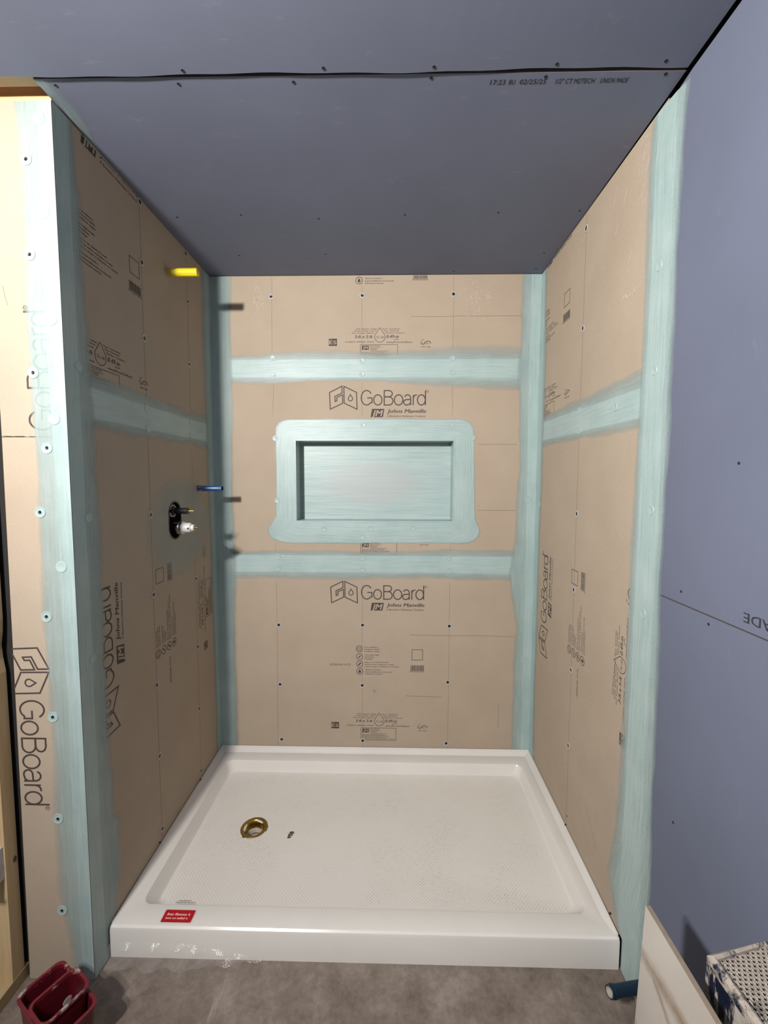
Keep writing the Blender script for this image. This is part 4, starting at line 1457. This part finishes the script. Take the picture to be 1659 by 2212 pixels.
yel = tag(empty('stub_plug', (0, -0.380, 2.213)), 'yellow fluted plastic plug sticking out high on the left wall', 'pipe plug')
bm = bmesh.new()
lathe(bm, [(0.0148, -0.012), (0.0148, 0.022), (0.0135, 0.026), (0.0125, 0.030), (0.0, 0.030)], 28, 'x')
link('collar', bm, M['yellow_d'], yel, smooth=True)
bm = bmesh.new()
n = 48
prof = [(0.0105, 0.024, 0), (0.0125, 0.030, 0), (0.0140, 0.036, 0), (0.0148, 0.042, 0.0), (0.0150, 0.046, 1), (0.0150, 0.110, 1), (0.0143, 0.114, 0.6), (0.0115, 0.1155, 0)]
rings = []
for r, h, fl in prof:
    rings.append([bm.verts.new((h, (r - fl * 0.0011 * (0.5 + 0.5 * math.cos(8 * 2 * PI * i / n))) * math.cos(2 * PI * i / n), (r - fl * 0.0011 * (0.5 + 0.5 * math.cos(8 * 2 * PI * i / n))) * math.sin(2 * PI * i / n))) for i in range(n)])
for a, b in zip(rings[:-1], rings[1:]):
    for i in range(n):
        j = (i + 1) % n
        bm.faces.new((a[i], a[j], b[j], b[i]))
bm.faces.new(rings[-1])
bm.faces.new(rings[0])
link('fluted_handle', bm, M['yellow'], yel, smooth=True)

bl = tag(empty('stub_pipe', (0, -0.180, 1.400)), 'short blue open pipe stub sticking out of the left wall above the valve', 'pipe')
bm = bmesh.new()
lathe(bm, [(0.0118, -0.02), (0.0120, 0.106), (0.0115, 0.107), (0.0098, 0.107), (0.0096, 0.02), (0.0, 0.018)], 32, 'x', mis=[0, 0, 0, 1, 1])
link('tube', bm, [M['blue'], M['dark']], bl, smooth=True)
bm = bmesh.new()
rg = random.Random(8)
for k in range(14):
    a = math.radians(rg.uniform(120, 300))
    h = rg.uniform(0.002, 0.02)
    w = rg.uniform(0.1, 0.35)
    vs = []
    for da, dh in ((0, 0), (w, 0.003), (w * 0.8, 0.008), (0.1 * w, 0.006)):
        vs.append(bm.verts.new((h + dh, 0.0123 * math.cos(a + da), 0.0123 * math.sin(a + da))))
    bm.faces.new(vs)
link('paint_smear', bm, M['scuff'], bl)

# low stub behind the tile
def tube_between(a, b, r, name, mats, parent, inner=0.8, n=24):
    a, b = Vector(a), Vector(b)
    L = (b - a).length
    bm = bmesh.new()
    lathe(bm, [(r, 0), (r, L), (r * 0.96, L + 0.0006), (r * inner, L), (r * inner, L * 0.75), (0, L * 0.75)], n, 'z', mis=[0, 0, 0, 1, 1])
    q = (b - a).to_track_quat('Z', 'Y').to_matrix().to_4x4()
    bm.transform(Matrix.Translation(a) @ q)
    return link(name, bm, mats, parent, smooth=True)


px_ = tag(empty('supply_stub', (1.524, -0.960, 0.076)), 'dark blue supply pipe stub poking from behind the leaning marble tile', 'pipe')
tube_between((0.0, 0, 0), (1.4245 - 1.524, -0.028, 0.018), 0.0142, 'tube', [M['pex'], M['pvc']], px_)
bm = bmesh.new()
lathe(bm, [(0.0150, -0.004), (0.0158, -0.002), (0.0158, 0.006), (0.0150, 0.008)], 24, 'z')
d_ = Vector((1.4245 - 1.524, -0.028, 0.018))
bm.transform(Matrix.Translation(d_ * 0.86) @ d_.to_track_quat('Z', 'Y').to_matrix().to_4x4())
link('crimp_ring', bm, M['pex'], px_, smooth=True)

# ================================================================== LEANING TILE
bm = bmesh.new()
th = 0.0095
hgt, lean = 0.611, math.atan2(0.024, 0.61)
box(bm, 0, th, -0.605, 0, 0, hgt)
for f in bm.faces:
    f.material_index = 0 if f.calc_center_median().x < 0.001 else 1
bevel(bm, 0.0008, 1)
tile = link('marble_tile', bm, [M['marble'], M['tile_body']])
tile.location = (1.321, -1.246, 0.0002)
tile.rotation_euler = (0, lean, 0)
tag(tile, 'cream marble look tile with gold vein leaning in front of the crusted crate', 'tile')

# ================================================================== CRUSTED CRATE
crate = tag(empty('plastic_crate', (1.46, -1.45, 0)), 'dark blue plastic crate caked in dried white compound against the blue wall', 'crate')
CX, CY, CH = 1.46, -1.45, 0.618


def cq(zq):
    """plan outline of the crate at height zq (back-left, back-right, front-right, front-left)"""
    f = 1 - zq / CH
    return [(1.400 - 0.028 * f, -1.338 + 0.012 * f), (1.517, -1.312 + 0.008 * f), (1.519, -1.62 - 0.01 * f), (1.412 - 0.028 * f, -1.64 - 0.01 * f)]


def inset(q, d):
    (ax, ay), (bx, by), (cx, cy), (dx, dy) = q
    return [(ax + d, ay - d), (bx - d, by - d), (cx - d, cy + d), (dx + d, dy + d)]


bm = bmesh.new()
zs = [0.0, 0.15, 0.30, 0.45, 0.56, 0.585, 0.60]
rings = [[bm.verts.new((x - CX, y - CY, z)) for x, y in (cq(z) if z < 0.58 else inset(cq(z), -0.0015))] for z in zs]
for a, b in zip(rings[:-1], rings[1:]):
    for i in range(4):
        j = (i + 1) % 4
        bm.faces.new((a[i], a[j], b[j], b[i]))
bmesh.ops.subdivide_edges(bm, edges=bm.edges[:], cuts=3, use_grid_fill=True)
link('side_wall', bm, M['crate_side'], crate)
bm = bmesh.new()
qo, qi = inset(cq(CH), -0.002), inset(cq(CH), 0.0085)
qm = inset(cq(CH), 0.004)
r0 = [bm.verts.new((x - CX, y - CY, 0.598)) for x, y in qo]
r1 = [bm.verts.new((x - CX, y - CY, 0.614)) for x, y in qo]
r2 = [bm.verts.new((x - CX, y - CY, 0.621)) for x, y in qm]
r3 = [bm.verts.new((x - CX, y - CY, 0.619)) for x, y in qi]
r4 = [bm.verts.new((x - CX, y - CY, 0.608)) for x, y in qi]
for a, b in ((r0, r1), (r1, r2), (r2, r3), (r3, r4)):
    for i in range(4):
        j = (i + 1) % 4
        bm.faces.new((a[i], a[j], b[j], b[i]))
bmesh.ops.subdivide_edges(bm, edges=bm.edges[:], cuts=2, use_grid_fill=True)
link('top_rim', bm, M['crate_top'], crate)
# lattice top of crossing ribs
P = Print()
cell = 0.0135
x0, x1, y0, y1 = 1.40, 1.515, -1.64, -1.31
for sgn in (1, -1):
    k = -60
    while k < 60:
        c0 = k * cell
        if sgn > 0:
            a, b = (x0, y0 + c0), (x1, y0 + c0 + (x1 - x0) * 1.5)
        else:
            a, b = (x0, y0 + c0 + (x1 - x0) * 1.5), (x1, y0 + c0)
        P.stroke([a, b], 0.0030)
        k += 1
bm = bmesh.new()
for pts, mi, z in P.polys:
    vs = [bm.verts.new((p[0], p[1], 0)) for p in pts]
    bm.faces.new(vs)
q4 = inset(cq(CH), 0.008)
for i in range(4):
    (ax, ay), (bx, by) = q4[i], q4[(i + 1) % 4]
    bmesh.ops.bisect_plane(bm, geom=bm.verts[:] + bm.edges[:] + bm.faces[:], plane_co=(ax, ay, 0), plane_no=(-(by - ay), bx - ax, 0), clear_outer=True)
r = bmesh.ops.extrude_face_region(bm, geom=bm.faces[:])
for v in [g_ for g_ in r['geom'] if isinstance(g_, bmesh.types.BMVert)]:
    v.co.z += 0.006
for v in bm.verts:
    v.co += Vector((-CX, -CY, 0.608))
link('lattice_top', bm, mat_crusted('crusted_lattice', (0.16, 0.14, 0.12), (0.44, 0.38, 0.32), 0.40), crate)
bm = bmesh.new()
q = inset(cq(0.59), 0.004)
f = bm.faces.new([bm.verts.new((x - CX, y - CY, 0.594)) for x, y in q])
link('inner_floor', bm, plain('crate_inside', (0.15, 0.13, 0.11), 0.9), crate)

# ================================================================== RED TUBS
def tub(name, L, Wd, h, taper, label, th=0.003):
    root = empty(name)
    bm = bmesh.new()
    prof = [(1 - taper, 0.0, 0), (1, h - 0.006, 0), (1, h - 0.006, 0.0035), (1, h, 0.0040), (1, h + 0.0008, 0.001), (1, h, -th), (1, h - 0.01, -th), (1 - taper, 0.004, -th)]
    rings = []
    for s, z, off in prof:
        r = 0.018
        pts = rrect(-L / 2 * s - off, L / 2 * s + off, -Wd / 2 * s - off, Wd / 2 * s + off, r + off * 0.5, 5)
        rings.append([bm.verts.new((x, y, z)) for x, y in pts])
    n = len(rings[0])
    for a, b in zip(rings[:-1], rings[1:]):
        for i in range(n):
            j = (i + 1) % n
            bm.faces.new((a[i], a[j], b[j], b[i]))
    bm.faces.new(rings[-1])
    bm.faces.new(rings[0])
    for f in bm.faces:
        z = f.calc_center_median().z
        f.material_index = 1 if z > h - 0.008 else 0
    link('tub_body', bm, [M['crust2'] if 'crust2' in M else M['red'], M['crust']], root, smooth=True)
    tag(root, label, 'tub')
    return root


M['crust2'] = mat_crusted('red_with_smears', (0.085, 0.0045, 0.009), (0.26, 0.15, 0.14), 0.68, (1, 1, 2))
ang = math.atan2(-0.089, 0.159)
to = tub('plastic_tub', 0.185, 0.098, 0.140, 0.14, 'larger dark red plastic tub on the floor holding the smaller one, lumber plate beside')
c_ = Vector((-0.087, -1.068)) * 0.5 + Vector((0.115, -1.073)) * 0.5
to.location = (0.016, -1.072, 0.001)
to.rotation_euler = (0, 0, ang)
ti = tub('plastic_tub', 0.076, 0.100, 0.155, 0.18, 'smaller red plastic tub with a white round mark, nested inside the larger tub', 0.0025)
ti.location = (0.033, -1.083, 0.013)
ti.rotation_euler = (0.0, 0.0, ang)
bm = bmesh.new()
lathe(bm, [(0.011, 0), (0.010, 0.0006), (0, 0.0006)], 20, 'z')
s_ = link('round_sticker', bm, M['white'], ti)
s_.location = (-0.0305, 0.028, 0.088)
s_.rotation_euler = (0, PI / 2 + 0.07, 0)
